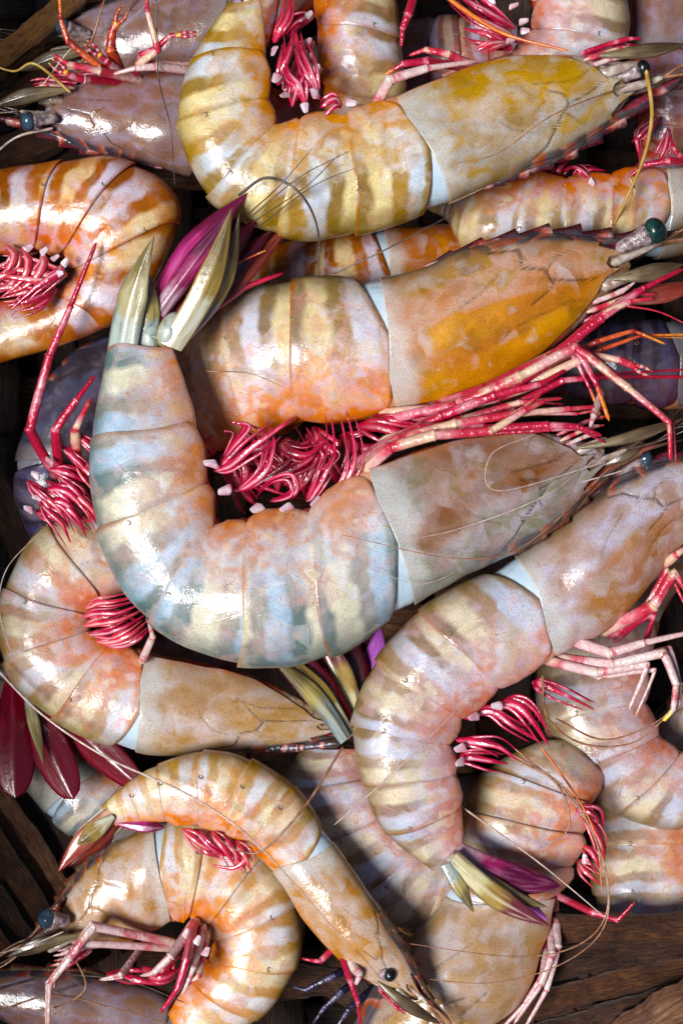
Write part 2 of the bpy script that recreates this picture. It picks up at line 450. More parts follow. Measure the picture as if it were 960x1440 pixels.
    c = g.mix(g.math('MULTIPLY', at.outputs['Fac'], 0.8), c, '#3a2a1c')
    hs = g.t.nodes.new('ShaderNodeHueSaturation')
    hs.inputs['Saturation'].default_value = 1.3
    hs.inputs['Value'].default_value = 0.86
    g.L(c, hs.inputs['Color'])
    hh = g.math('ADD', g.math('MULTIPLY', n3, 0.5), g.math('ADD', g.math('MULTIPLY', n1, 0.9), g.math('MULTIPLY', fine, 0.10)))
    nb = g.bump(hh, 0.36, 0.0008)
    rough = g.ramp(n3, [(0.3, 0.26), (0.7, 0.5)])
    return g.out(hs.outputs[0], rough, nb, sss=0.3, coat=0.75, spec=0.3)

def body_mat(name, p):
    g = NT(name)
    n1, _ = g.noise(260, 4)
    f = g.math('ADD', g.v, g.math('MULTIPLY', g.math('SUBTRACT', n1, 0.5), 0.4))
    flesh = g.ramp(f, [(0.2, '#c9d2d8'), (0.6, '#d8b7a0'), (0.9, '#c8502c')])
    neck = g.ramp(g.u, [(0.0, 1.0), (0.55, 1.0), (0.75, 0.0)])
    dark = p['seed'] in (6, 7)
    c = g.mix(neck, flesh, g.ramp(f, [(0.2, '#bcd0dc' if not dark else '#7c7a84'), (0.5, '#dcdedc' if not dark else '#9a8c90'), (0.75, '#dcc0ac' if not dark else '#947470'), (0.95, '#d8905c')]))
    n5, _ = g.noise(480, 3, off=3)
    k = p['cara']
    face = g.ramp(n5, [(0.3, '#2c2220'), (0.45, k[1]), (0.58, k[4]), (0.68, k[3])])
    c = g.mix(g.ramp(g.math('SUBTRACT', g.u, 1.0), [(0.1, 0.0), (0.6, 1.0)]), c, face)
    nb = g.bump(n1, 0.45, 0.0012)
    return g.out(c, 0.25, nb, sss=0.2, coat=0.4)

def leg_mat(name, stops, tip, seed=0, scale=1.0, rim='#a8102c', rimamt=0.55):
    """banded limb: uneven bands along u, darker lines along the flanks"""
    g = NT(name)
    n1, _ = g.noise(230, 3, off=seed)
    n2, _ = g.noise(900, 3, off=seed)
    x = g.math('FRACT', g.math('ADD', g.math('MULTIPLY', g.u, 3.0 * scale), g.math('ADD', g.math('MULTIPLY', n1, 0.8), g.math('MULTIPLY', n2, 0.12))))
    c = g.ramp(x, stops)
    fl = g.math('ABSOLUTE', g.math('SUBTRACT', g.math('FRACT', g.math('MULTIPLY', g.math('ADD', g.v, g.math('MULTIPLY', g.math('SUBTRACT', n2, 0.5), 0.2)), 2.0)), 0.5))
    c = g.mix(g.math('MULTIPLY', g.ramp(fl, [(0.22, 0.0), (0.42, 1.0)]), rimamt), c, rim)
    tf = g.ramp(g.math('ADD', g.u, g.math('MULTIPLY', g.math('SUBTRACT', n2, 0.5), 0.1)), [(0.86, 0.0), (0.95, 1.0)])
    c = g.mix(tf, c, tip)
    c = g.mix(0.8, c, g.ramp(n2, [(0.3, 0.72), (0.6, 1.0)]), 'MULTIPLY')
    nb = g.bump(n2, 0.6, 0.0006)
    return g.out(c, 0.28, nb, sss=0.1, coat=0.4)

def swim_mat(name, deep, mid, pale, seed=0):
    """flat red paddle: deep edges, paler midline, slightly uneven along its length"""
    g = NT(name)
    n1, _ = g.noise(300, 2, off=seed)
    n2, _ = g.noise(900, 2, off=seed)
    c = g.mix(g.ramp(n1, [(0.35, 0.0), (0.65, 1.0)]), mid, deep)
    fl = g.math('ABSOLUTE', g.math('SUBTRACT', g.math('FRACT', g.math('MULTIPLY', g.math('ADD', g.v, g.math('MULTIPLY', g.math('SUBTRACT', n1, 0.5), 0.16)), 2.0)), 0.42))
    st = g.math('MULTIPLY', g.ramp(fl, [(0.04, 1.0), (0.16, 0.0)]), g.ramp(g.math('ADD', g.u, g.math('MULTIPLY', g.math('SUBTRACT', n1, 0.5), 0.6)), [(0.05, 0.1), (0.25, 0.6), (0.55, 0.45), (0.8, 0.0)]))
    c = g.mix(st, c, pale)  # pale centre colour that also paints in a bright highlight
    nb = g.bump(n2, 0.4, 0.0005)
    return g.out(c, 0.25, nb, sss=0.25, coat=0.5)

def blade_mat(name, base, mid, tip, edge, seed=0, streak='#e8dcd8', a=0.28, b=0.55):
    g = NT(name)
    n1, _ = g.noise(160, 3, off=seed)
    n2, _ = g.noise(700, 2, off=seed)
    f = g.math('ADD', g.u, g.math('MULTIPLY', g.math('SUBTRACT', n1, 0.5), 0.5))
    c = g.ramp(f, [(0.0, base), (a, base), (a + 0.12, mid), (b, mid), (b + 0.14, tip), (1.0, tip)])
    w = g.math('ABSOLUTE', g.math('SUBTRACT', g.v, 0.5))
    st = g.ramp(g.math('ADD', w, g.math('MULTIPLY', g.math('SUBTRACT', n2, 0.5), 0.12)), [(0.0, 1.0), (0.07, 0.0)])
    c = g.mix(g.math('MULTIPLY', st, g.ramp(g.u, [(0.2, 0.55), (0.75, 0.0)])), c, streak)
    mp = g.t.nodes.new('ShaderNodeMapping')
    mp.inputs['Scale'].default_value = (1.6, 3.0, 1.0)
    mp.inputs['Location'].default_value = (seed * 1.7, seed * 2.3, 0)
    g.L(g.tc.outputs['UV'], mp.inputs[0])
    ns, _ = g.noise(1.6, 3, mp.outputs[0], 0.55, off=seed)
    c = g.mix(g.ramp(ns, [(0.50, 0.0), (0.64, 0.7)]), c, g.mix(0.5, tip, edge))
    c = g.mix(g.ramp(ns, [(0.36, 0.45), (0.46, 0.0)]), c, g.mix(0.4, streak, mid))
    ed = g.ramp(w, [(0.38, 0.0), (0.47, 0.8)])
    c = g.mix(g.math('MULTIPLY', ed, 0.7), c, edge)
    nb = g.bump(g.math('ADD', g.math('MULTIPLY', ns, 0.8), g.math('MULTIPLY', n2, 0.5)), 0.22, 0.0006)
    return g.out(c, 0.3, nb, sss=0.1, coat=0.35)

def plain_mat(name, c1, c2, rough=0.3, scale=300, bump=0.3, coat=0.3, sss=0.0):
    g = NT(name)
    n1, _ = g.noise(scale, 3)
    c = g.ramp(n1, [(0.35, c1), (0.65, c2)])
    nb = g.bump(n1, bump, 0.0006)
    return g.out(c, rough, nb, coat=coat, sss=sss)

def wood_mat(name, c1, c2, c3, seed):
    g = NT(name)
    sc = g.t.nodes.new('ShaderNodeMapping')
    sc.inputs['Scale'].default_value = (0.55, 9.0, 1)
    g.L(g.tc.outputs['UV'], sc.inputs[0])
    n1, _ = g.noise(4.0, 5, sc.outputs[0], 0.65, off=seed)
    n2, _ = g.noise(220, 4, off=seed)
    f = g.math('ADD', g.math('MULTIPLY', n1, 0.7), g.math('MULTIPLY', n2, 0.3))
    c = g.ramp(f, [(0.32, c1), (0.5, c2), (0.66, c3)])
    nb = g.bump(n1, 0.9, 0.0012)
    return g.out(c, g.ramp(n2, [(0.3, 0.35), (0.7, 0.65)]), nb, coat=0.15)

MAT = {}
for k, p in PAL.items():
    MAT['shell_' + k] = shell_mat('shell_' + k, p)
    MAT['cara_' + k] = cara_mat('carapace_' + k, p)
    MAT['body_' + k] = body_mat('flesh_' + k, p)
MAT['leg_red'] = leg_mat('leg_red_cream', [(0.0, '#c01c38'), (0.16, '#cc3448'), (0.3, '#dca890'), (0.5, '#e0bc98'), (0.7, '#dca4a0'), (0.85, '#d05060'), (1.0, '#c01c38')], '#c4203a', 1)
MAT['leg_white'] = leg_mat('leg_white_pink', [(0.0, '#dcb4b0'), (0.3, '#e4d0cc'), (0.5, '#d8b8a8'), (0.66, '#c85c68'), (0.8, '#e0c0c0'), (1.0, '#dcb4b0')], '#d8a8a0', 2, 1.0, '#c04858', 0.5)
MAT['leg_whitey'] = leg_mat('leg_white_yellow_tip', [(0.0, '#dcb4b0'), (0.3, '#e4d0cc'), (0.5, '#d8b8a8'), (0.66, '#c85c68'), (0.8, '#e0c0c0'), (1.0, '#dcb4b0')], '#e8c410', 12, 1.0, '#c04858', 0.5)
MAT['leg_crimson'] = leg_mat('leg_crimson', [(0.0, '#b00c34'), (0.35, '#cc2048'), (0.55, '#d88494'), (0.72, '#c01840'), (1.0, '#b00c34')], '#a80c2c', 3, 1.0, '#8c0424')
MAT['leg_crimsont'] = leg_mat('leg_crimson_orange_tip', [(0.0, '#b00c34'), (0.35, '#cc2048'), (0.55, '#d88494'), (0.72, '#c01840'), (1.0, '#b00c34')], '#dc7818', 13, 1.0, '#8c0424')
MAT['leg_orange'] = leg_mat('leg_orange', [(0.0, '#b83018'), (0.5, '#d4602c'), (0.8, '#8c1420'), (1.0, '#b83018')], '#dc8420', 4, 1.0, '#8c1c10')
MAT['leg_yellow'] = leg_mat('leg_yellow_tip', [(0.0, '#b81034'), (0.4, '#dcb0b8'), (0.6, '#b01030'), (1.0, '#b81034')], '#e8c010', 5)
MAT['leg_dark'] = leg_mat('leg_dark_violet', [(0.0, '#1c1830'), (0.5, '#3c3a60'), (0.7, '#5c5470'), (1.0, '#1c1830')], '#38304c', 14, 1.0, '#100c1c')
MAT['pleopod'] = swim_mat('swimmeret_magenta', '#a8043a', '#d41248', '#f2c8d2', 6)
MAT['pleopod_dark'] = swim_mat('swimmeret_dark_red', '#900626', '#c01038', '#d87890', 7)
MAT['pleopod_pink'] = swim_mat('swimmeret_pink', '#c8183a', '#e04458', '#f6d8d4', 8)
MAT['knob'] = plain_mat('swimmeret_base_white', '#dccfd4', '#c47c8c', 0.3, 300, 0.8, 0.3, 0.2)
MAT['joint'] = plain_mat('antenna_base_mottled', '#846454', '#bcb0a4', 0.3, 420, 1.0, 0.3, 0.1)
MAT['hinge'] = plain_mat('hinge_ring', '#6a5638', '#a08a68', 0.4, 900)
MAT['eye'] = plain_mat('eye_dark', '#050607', '#181c1e', 0.3, 900, 0.3, 0.3)
MAT['eye_blue'] = plain_mat('eye_blue', '#1c2a38', '#3c5468', 0.15, 300, 0.15, 0.6)
MAT['eye_green'] = plain_mat('eye_green', '#061c1a', '#143c36', 0.25, 500, 0.4, 0.4)
MAT['stalk'] = plain_mat('eyestalk', '#5c4a4c', '#b09c9c', 0.35, 700, 1.0)
MAT['antenna'] = plain_mat('antenna_brown', '#7c4a2c', '#a87a5a', 0.35, 600)
MAT['antenna_gold'] = plain_mat('antenna_gold', '#a07a20', '#c8a860', 0.35, 300)
MAT['antenna_pale'] = plain_mat('antenna_pale', '#b08c7c', '#d4c0b4', 0.35, 600)
MAT['antenna_orange'] = plain_mat('antenna_orange', '#c85010', '#e07a20', 0.35, 500)
MAT['antenna_red'] = plain_mat('antenna_red', '#a80c2c', '#d03a4c', 0.35, 500)
MAT['antenna_dark'] = plain_mat('antenna_dark', '#2c2018', '#5a4436', 0.35, 500)
MAT['scale_olive'] = blade_mat('antenna_scale_olive', '#7c6c4c', '#5c4c34', '#4a3a28', '#3a2a1a', 1, '#84745c')
MAT['scale_red'] = blade_mat('antenna_scale_red', '#84503e', '#8a3a2c', '#7c2c20', '#5c2018', 2, '#a06a54')
MAT['rostrum'] = leg_mat('rostrum_spotted', [(0.0, '#4a4450'), (0.3, '#2c2a34'), (0.42, '#c86a54'), (0.56, '#d0a09c'), (0.68, '#3a3844'), (1.0, '#4a4450')], '#3c3028', 9, 1.6)
MAT['rostrum_olive'] = leg_mat('rostrum_olive', [(0.0, '#5c5038'), (0.5, '#7a6a48'), (0.7, '#a8604c'), (0.8, '#5c5038'), (1.0, '#5c5038')], '#4c3c28', 10, 1.2)
MAT['fan_pale'] = blade_mat('tail_fan_pale', '#a8b4ac', '#a89c6c', '#7c6c38', '#4c5448', 1, '#ccc8b0')
MAT['fan_magenta'] = blade_mat('tail_fan_magenta', '#a0185c', '#a8206c', '#640834', '#480424', 2, '#d890b4')
MAT['fan_olive'] = blade_mat('tail_fan_olive', '#c8c4b0', '#8c7434', '#5c4a28', '#b89a40', 3, '#e0d4a8')
MAT['fan_dark'] = blade_mat('tail_fan_dark_red', '#6c0a20', '#4c0414', '#3c040f', '#240208', 4, '#8c2c3c')
MAT['fan_crimson'] = blade_mat('tail_fan_crimson', '#7c1430', '#78041e', '#5c0216', '#34010c', 5, '#a8304c', 0.10, 0.2)
MAT['fan_petal'] = blade_mat('tail_fan_petal', '#8c0428', '#80021e', '#6a0018', '#4a0010', 25, '#a0203c', 0.10, 0.2)
MAT['fan_silver'] = blade_mat('tail_fan_silver', '#94a4a4', '#a8944c', '#6c5a30', '#34484c', 31, '#c4c09c')
MAT['fan_brown'] = blade_mat('tail_fan_brown', '#5c1414', '#7c2c14', '#6c2414', '#38080c', 32, '#9c4c2c')
MAT['fan_plum'] = blade_mat('tail_fan_plum', '#b08c98', '#8c1450', '#540430', '#30021c', 15, '#b87898', 0.2, 0.42)
MAT['fan_orange'] = blade_mat('tail_fan_orange', '#c89c7c', '#a86048', '#9c3c34', '#6c2418', 6, '#e0b8a0')
MAT['fan_purple'] = blade_mat('tail_fan_purple', '#4c1030', '#8c2c78', '#a04cb0', '#5c1048', 7, '#c090c0')
MAT['fan_yellow'] = blade_mat('tail_fan_yellow', '#c8bc8c', '#a08440', '#6c2838', '#4c2c18', 8, '#e8e0c8')
MAT['wood_a'] = wood_mat('cane_brown', '#0e0602', '#40200a', '#704014', 1)
MAT['wood_b'] = wood_mat('cane_dark', '#0e0603', '#341a0a', '#5c361c', 2)
MAT['wood_c'] = wood_mat('cane_golden', '#2c1804', '#6c4410', '#8c6020', 3)
MAT['wood_d'] = wood_mat('cane_grey', '#1e0e06', '#643a1e', '#946c48', 4)

# ------------------------------------------------------------------ basket of split cane
def tagged(o, label, cat, group=None, kind=None):
    o['label'] = label
    o['category'] = cat
    if group: o['group'] = group
    if kind: o['kind'] = kind
    return o

def empty(name, loc):
    o = bpy.data.objects.new(name, None)
    col.objects.link(o)
    o.location = loc
    o.empty_display_size = 0.01
    ORG[o] = np.array(loc, float)
    return o

def strip(name, pts, width, thick, mat, parent, n=24, tilt=0.0, seed=0):
    """split-cane strip: rounded flat section swept along px points (x,y,z)"""
    rnd = random.Random(seed)
    p, d = sweep([W(*q) for q in pts], n)
    up = np.array([math.sin(tilt), 0, math.cos(tilt)])
    side = norm(np.cross(d, up))
    nor = np.cross(side, d)
    w, t = width * S / 2, thick * S / 2
    sec = [(-1, -0.5), (-1, 0.4), (-0.86, 0.85), (-0.5, 1.0), (-0.1, 0.92), (0.3, 1.02), (0.7, 0.95), (0.92, 0.7), (1, 0.2), (0.98, -0.6), (0.5, -1), (-0.5, -1)]
    m = len(sec)
    ph = rnd.random() * 9
    s = np.arange(n)
    ww = w * (1 + 0.07 * np.sin(s * 0.9 + ph) + 0.04 * np.sin(s * 2.3 + ph * 2))
    V = np.zeros((n, m, 3))
    for j, (a, b) in enumerate(sec):
        jit = np.array([rnd.uniform(-.12, .12) for _ in range(n)])
        V[:, j] = p + side * (a * ww)[:, None] + nor * ((b + jit * (b > 0)) * t)[:, None]
    L = np.concatenate([[0], np.cumsum(np.linalg.norm(np.diff(p, axis=0), axis=1))]) / (width * S)
    uv = np.stack(np.broadcast_arrays(L[:, None] + seed * 7.3, (np.arange(m) / m)[None, :]), -1).reshape(-1, 2)
    return mesh_obj(name, V.reshape(-1, 3), grid_faces(n, m, True), uv, mat, parent)

def build_basket():
    root = empty('basket', tuple(W(480, 720, -420)))
    tagged(root, 'brown split-cane basket that holds the heap of prawns', 'basket')
    k = 0
    wm = ['wood_a', 'wood_b', 'wood_d', 'wood_b']
    # woven floor
    for i in range(17):                      # strips running down the picture
        x = -160 + i * 80
        pts = [(x, y, -395 + (16 if ((yy + i) % 2) else -4)) for yy, y in enumerate(range(-160, 1700, 80))]
        strip('cane_strip', pts, 66, 10, MAT[wm[i % 4]], root, n=70, seed=i)
    for i in range(23):
        y = -160 + i * 80
        pts = [(x, y, -395 + (-4 if ((xx + i) % 2) else 16)) for xx, x in enumerate(range(-160, 1200, 80))]
        strip('cane_strip', pts, 66, 10, MAT[wm[(i + 1) % 4]], root, n=54, seed=40 + i)
    # woven sides, added unseen around the frame to block low sky light
    ring = [(-330, -420), (480, -520), (1290, -420), (1330, 720), (1290, 1860), (480, 1960), (-330, 1860), (-370, 720)]
    def wall_pt(q, f):
        i, r = int(q) % 8, q - int(q)
        a, b = ring[i], ring[(i + 1) % 8]
        k = 0.86 + 0.14 * f
        return (480 + (a[0] + (b[0] - a[0]) * r - 480) * k, 720 + (a[1] + (b[1] - a[1]) * r - 720) * k, -400 + 960 * f)
    for i in range(48):                      # upright staves
        q = i / 6.0
        tube('added_wall_stave', [np.array([(x - 480) * S, (720 - y) * S, z * S]) for x, y, z in (wall_pt(q, f) for f in (0, 0.35, 0.7, 1.0))], [26 * S, 26 * S], MAT[wm[i % 4]], root, n=12, m=8, up=(1, 0.3, 0))
    for r in range(15):                      # weavers round the sides
        f = 0.03 + r * 0.068
        pts = []
        for i in range(49):
            x, y, z = wall_pt(i / 6.0, f)
            o = 1.0 + (0.012 if (i + r) % 2 else -0.012)
            pts.append((480 + (x - 480) * o, 720 + (y - 720) * o, z))
        tube('added_wall_weaver', [np.array([(p[0] - 480) * S, (720 - p[1]) * S, p[2] * S]) for p in pts], [24 * S, 24 * S], MAT[wm[(r + 2) % 4]], root, n=196, m=8)
    # loose canes and rim strips that show between the prawns
    show = [
        ([(-40, 108, -150), (40, 52, -140), (130, -28, -135)], 36, 26, 'wood_c'),
        ([(-60, 190, -230), (60, 110, -225), (190, -10, -220)], 40, 16, 'wood_a'),
        ([(-60, 245, -190), (40, 205, -195), (150, 150, -215)], 60, 14, 'wood_a'),
        ([(-60, 300, -220), (60, 245, -215), (170, 200, -230)], 50, 14, 'wood_b'),
        ([(-70, 150, -250), (50, 70, -250), (150, 10, -250)], 28, 14, 'wood_d'),
        ([(-60, 1050, -215), (30, 1170, -205), (140, 1350, -230)], 46, 14, 'wood_d'),
        ([(-70, 1100, -190), (10, 1210, -180), (110, 1370, -215)], 40, 14, 'wood_a'),
        ([(-80, 1170, -175), (-10, 1260, -170), (80, 1390, -200)], 42, 14, 'wood_b'),
        ([(-90, 1240, -160), (-20, 1310, -155), (60, 1420, -180)], 38, 12, 'wood_d'),
        ([(30, 1060, -240), (100, 1180, -235), (190, 1330, -250)], 48, 14, 'wood_b'),
        ([(-60, 1000, -240), (60, 1160, -245), (160, 1300, -250)], 40, 14, 'wood_a'),
        ([(700, 1302, -170), (840, 1306, -75), (1010, 1304, -70)], 44, 14, 'wood_a'),
        ([(640, 1400, -190), (820, 1348, -110), (1020, 1330, -100)], 46, 14, 'wood_b'),
        ([(640, 1450, -170), (830, 1392, -110), (1020, 1352, -90)], 40, 14, 'wood_a'),
        ([(690, 1480, -150), (850, 1432, -100), (1020, 1382, -80)], 44, 14, 'wood_b'),
        ([(850, 1480, -90), (930, 1425, -70), (1030, 1372, -60)], 60, 14, 'wood_d'),
        ([(760, 1500, -120), (900, 1470, -80), (1030, 1430, -70)], 48, 14, 'wood_a'),
        ([(850, -60, -190), (960, 10, -180), (1020, 60, -180)], 50, 14, 'wood_a'),
        ([(340, 1400, -260), (460, 1380, -255), (560, 1440, -250)], 50, 14, 'wood_b'),
        ([(-60, 560, -230), (0, 700, -230), (60, 830, -240)], 46, 14, 'wood_b'),
    ]
    for k, (pts, w, t, m) in enumerate(show):
        strip('cane_strip', pts, w, t, MAT[m], root, n=26, seed=100 + k)
build_basket()

# ------------------------------------------------------------------ prawns
class Prawn:
    def __init__(self, label, C, A, z=0.0, pal='cool', seed=0, lat=0.70, fine=False):
        self.pal, self.rng = pal, random.Random(seed)
        self.nr = np.random.RandomState(seed + 11)
        st = []
        for q in list(C) + list(A):
            zz = q[4] if len(q) > 4 else z
            dz = q[5] if len(q) > 5 else 0.0
            st.append((W(q[0], q[1], zz + dz), W(q[2], q[3], zz - dz)))
        self.D = np.array([s[0] for s in st])
        self.V = np.array([s[1] for s in st])
        self.nc = len(C)
        self.n = len(st)
        self.lat = lat
        self.fine = fine
        mid = (self.D + self.V) / 2
        c = mid.mean(0)
        hw = np.linalg.norm(self.D - self.V, axis=1).max() / 2
        base = np.array([c[0], c[1], mid[:, 2].min() - lat * hw])
        self.root = empty('prawn', tuple(base))
        tagged(self.root, label, 'prawn', 'raw prawns heaped in the basket')
        mt = catmull(mid, np.array([self.nc - 0.5, self.nc - 0.4]))
        a0 = (self.D - self.V)[self.nc - 1]
        self.sgn = 1.0 if np.cross(mt[1] - mt[0], a0)[2] > 0 else -1.0
        self.ph = self.nr.uniform(0, 6.28, 12)
        self.body()
        self.carapace()
        for k in range(1, 7):
            if self.nc - 1 + k < self.n:
                self.segment(k)

    def frame(self, t):
        D, V = catmull(self.D, t), catmull(self.V, t)
        M, a = (D + V) / 2, (D - V) / 2
        e = 0.02
        T = norm(catmull(self.D, t + e) + catmull(self.V, t + e) - catmull(self.D, t - e) - catmull(self.V, t - e))
        Lv = norm(np.cross(T, a)) * self.sgn
        ha = np.linalg.norm(a, axis=-1)
        end = self.n - 1.0
        lat = self.lat * np.interp(t, [0, self.nc - 1, self.nc + 0.5, end - 1, end], [0.86, 0.95, 1.0, 0.92, 0.62])
        return M, a, T, Lv, lat * ha

    def surf(self, t, th, s=1.0):
        t, th, s = np.broadcast_arrays(np.asarray(t, float), np.asarray(th, float), np.asarray(s, float))
        M, a, T, Lv, b = self.frame(t)
        c, sn = np.cos(th), np.sin(th)
        fy = np.sign(sn) * np.abs(sn) ** 0.9 * (1 - 0.2 * ((1 - c) / 2) ** 2)
        p = self.ph
        wob = 1 + 0.010 * np.sin(2.1 * t + 2 * th + p[0]) + 0.008 * np.sin(5.3 * t - 3 * th + p[1]) + 0.006 * np.sin(9.7 * t + 5 * th + p[2])
        k = (s * wob)[..., None]
        return M + k * (a * c[..., None] + Lv * (b * fy)[..., None])

    def body(self):
        n, m = 80, 28
        t = np.linspace(-0.22, self.n - 1.02, n)
        th = np.linspace(-math.pi, math.pi, m, endpoint=False)
        neck = np.exp(-((t - (self.nc - 1 + 0.12)) / 0.22) ** 2)
        s = 0.90 + 0.075 * neck
        s *= np.interp(t, [-0.22, -0.12, 0.1, 0.4], [0.25, 0.55, 0.82, 1.0])
        s[0] *= 0.3; s[-1] *= 0.2; s[-2] *= 0.75
        P = self.surf(t[:, None], th[None, :], s[:, None])
        uvu = np.clip(np.abs(t - (self.nc - 1 + 0.1)) * 1.2, 0, 1) + np.interp(t, [0.3, 0.7], [1.0, 0.0])
        uv = np.stack(np.broadcast_arrays(uvu[:, None], ((1 - np.cos(th)) / 2)[None, :]), -1).reshape(-1, 2)
        mesh_obj('body', P.reshape(-1, 3), grid_faces(n, m, True), uv, MAT['body_' + self.pal], self.root)

    def segment(self, k):
        t0 = self.nc - 1 + (k - 1)
        n, m = 26, 46
        u0 = 0.0 if k == 1 else (-0.02)
        u1 = 1.10 if k < 6 else 0.985
        u = np.linspace(u0, u1, n)
        un = (u - u0) / (u1 - u0)
        lobe = np.clip(np.sin(np.pi * np.clip(un, 0.0, 1.0)), 0, 1) ** 0.55
        thm = math.pi * ((0.79 + 0.135 * lobe) if k < 6 else (0.88 + 0.04 * lobe))
        s = 0.966 + 0.068 * np.clip(un, 0, 1) ** 1.7 + 0.014 * np.sin(np.pi * un)
        if k == 1: s = 1.0 + 0.022 * un + 0.012 * np.sin(np.pi * un)
        if k == 6: s = 0.985 - 0.01 * un + 0.02 * np.sin(np.pi * un)
        # rim turned in at the rear edge and at the front
        u = np.concatenate([[u[0]], u, [u[-1] + 0.004, u[-1]]])
        un = np.concatenate([[0], un, [1, 1]])
        thm = np.concatenate([[thm[0]], thm, [thm[-1], thm[-1]]])
        s = np.concatenate([[s[0] - 0.03], s, [s[-1] - 0.008, s[-1] - 0.045]])
        w = np.linspace(-1, 1, m)
        # wavy rear margin
        gap = (0.42 * (1 - np.clip(np.abs(w) / 0.58, 0, 1) ** 1.4) * (1 - un[:, None]) ** 2 if k == 1 else 0.0)
        tt = t0 + u[:, None] + gap + 0.035 * un[:, None] * np.sin(3 * w[None, :] * 2.2 + self.ph[k % 12]) * (1 - np.abs(w[None, :]) ** 4)
        th = w[None, :] * thm[:, None]
        lip = 1 - 0.03 * (np.abs(w)[None, :] > 0.99) + 0.02 * np.exp(-((np.abs(w)[None, :] - 0.93) / 0.06) ** 2)
        ss = s[:, None] * lip
        # oblique fold running from the hinge to the belly
        fold = np.exp(-((un[:, None] - 0.55 - 0.25 * (np.abs(w[None, :]) - 0.5)) / 0.09) ** 2) * np.clip((np.abs(w[None, :]) - 0.4) * 3, 0, 1)
        ss = ss * (1 + 0.015 * fold)
        P = self.surf(tt, th, ss)
        uv = np.stack([np.broadcast_to(k + 0.999 * un[:, None], P.shape[:2]), (1 - np.cos(th)) / 2], -1)
        o = mesh_obj('shell_segment' if k < 6 else 'tail_segment', P.reshape(-1, 3), grid_faces(len(u), m), uv.reshape(-1, 2), MAT['shell_' + self.pal], self.root)
        if k < 6 and self.rng.random() < 0.7:
            sg = 1.0
            c = self.surf(np.array(t0 + 1.03), np.array(1.15 * sg), np.array(1.022))
            c2 = self.surf(np.array(t0 + 1.03), np.array(1.15 * sg), np.array(1.2))
            torus('hinge', c, c2 - c, self.rng.uniform(2.4, 3.4) * S, 1.1 * S, MAT['hinge'], o)
        return o

    def carapace(self):
        n, m = (170, 130) if self.fine else (60, 60)
        e = self.nc - 1.0
        un = np.linspace(0, 1, n)
        w = np.linspace(-1, 1, m)
        aw = np.abs(w)
        # front margin by angle: rostral base, orbit notch, antennal spine, rounded cheek
        u0 = np.interp(aw, [0, 0.07, 0.16, 0.25, 0.31, 0.345, 0.38, 0.46, 0.52, 0.55, 0.60, 0.74, 0.87, 1.0], [-0.03, 0.02, 0.11, 0.12, 0.05, -0.05, 0.06, 0.07, 0.04, -0.01, 0.06, 0.09, 0.17, 0.34])
        u1 = 1.02 + 0.02 * np.cos(w * 5) - 0.05 * np.clip(aw - 0.75, 0, 1) * 4
        un2 = np.concatenate([[0.05, 0.0], un, [1.0, 1.0]])
        tn = (u0[None, :] + un2[:, None] * (u1 - u0)[None, :]) * e
        thm = math.pi * 0.87
        th = np.broadcast_to(w[None, :] * thm, tn.shape)
        tf = tn / e
        s = 0.985 + 0.03 * np.clip((tf - 0.8) / 0.2, 0, 1) ** 2 + 0.0 * tf
        s[-2] -= 0.012
        s[-1] -= 0.06
        s[0] -= 0.16
        s[1] -= 0.05
        s = s + 0.012 * np.sin(tf * 9 + 2.2 * th + self.ph[5]) + 0.008 * np.sin(tf * 17 - 3.1 * th + self.ph[6])
        # grooves
        g = np.zeros_like(tf)
        A = np.abs(th)
        def line(u_a, th_a, u_b, th_b, wd, depth):
            ax, ay = u_a, th_a / 3.0
            bx, by = u_b, th_b / 3.0
            px, py = tf, A / 3.0
            dx, dy = bx - ax, by - ay
            q = np.clip(((px - ax) * dx + (py - ay) * dy) / (dx * dx + dy * dy), 0, 1)
            dist = np.hypot(px - ax - q * dx, py - ay - q * dy)
            return depth * np.exp(-(dist / wd) ** 2)
        R = self.rng.uniform
        w0 = 0.0065 if self.fine else 0.012
        for pl, dp in [([(0.56, 0.50), (0.47, 0.72), (0.42, 1.0), (0.34, 1.16), (0.30, 1.38)], 1.0), ([(0.30, 1.38), (0.22, 1.46), (0.15, 1.44), (0.08, 1.56)], 0.9),
                       ([(0.30, 1.38), (0.33, 1.55), (0.38, 1.66)], 0.8), ([(0.04, 0.42), (0.2, 0.40), (0.38, 0.34), (0.60, 0.28)], 0.8),
                       ([(0.12, 1.95), (0.20, 1.85), (0.30, 1.80), (0.42, 1.84)], 0.6), ([(0.52, 1.05), (0.60, 1.2), (0.66, 1.42)], 0.45), ([(0.24, 0.8), (0.31, 0.95), (0.34, 1.16)], 0.6)]:
            pl = [(u + R(-0.02, 0.02), v + R(-0.06, 0.06)) for u, v in pl]
            for q in range(len(pl) - 1):
                g = np.maximum(g, line(pl[q][0], pl[q][1], pl[q + 1][0], pl[q + 1][1], w0, dp))
        s = s - 0.03 * g
        # keel along the midline at the front
        s = s + 0.05 * np.exp(-(A / 0.10) ** 2) * np.clip(1.05 - tf * 1.3, 0, 1)
        edge = np.where(aw > 0.985, 0.96, 1.0)[None, :]
        P = self.surf(tn, th, s * edge)
        uv = np.stack([np.clip(tf, 0, 1), (1 - np.cos(A)) / 2], -1)
        o = mesh_obj('carapace', P.reshape(-1, 3), grid_faces(n + 4, m), uv.reshape(-1, 2), MAT['cara_' + self.pal], self.root)
        at = o.data.attributes.new('groove', 'FLOAT', 'POINT')
        at.data.foreach_set('value', g.astype(np.float32).ravel())
        self.cara = o

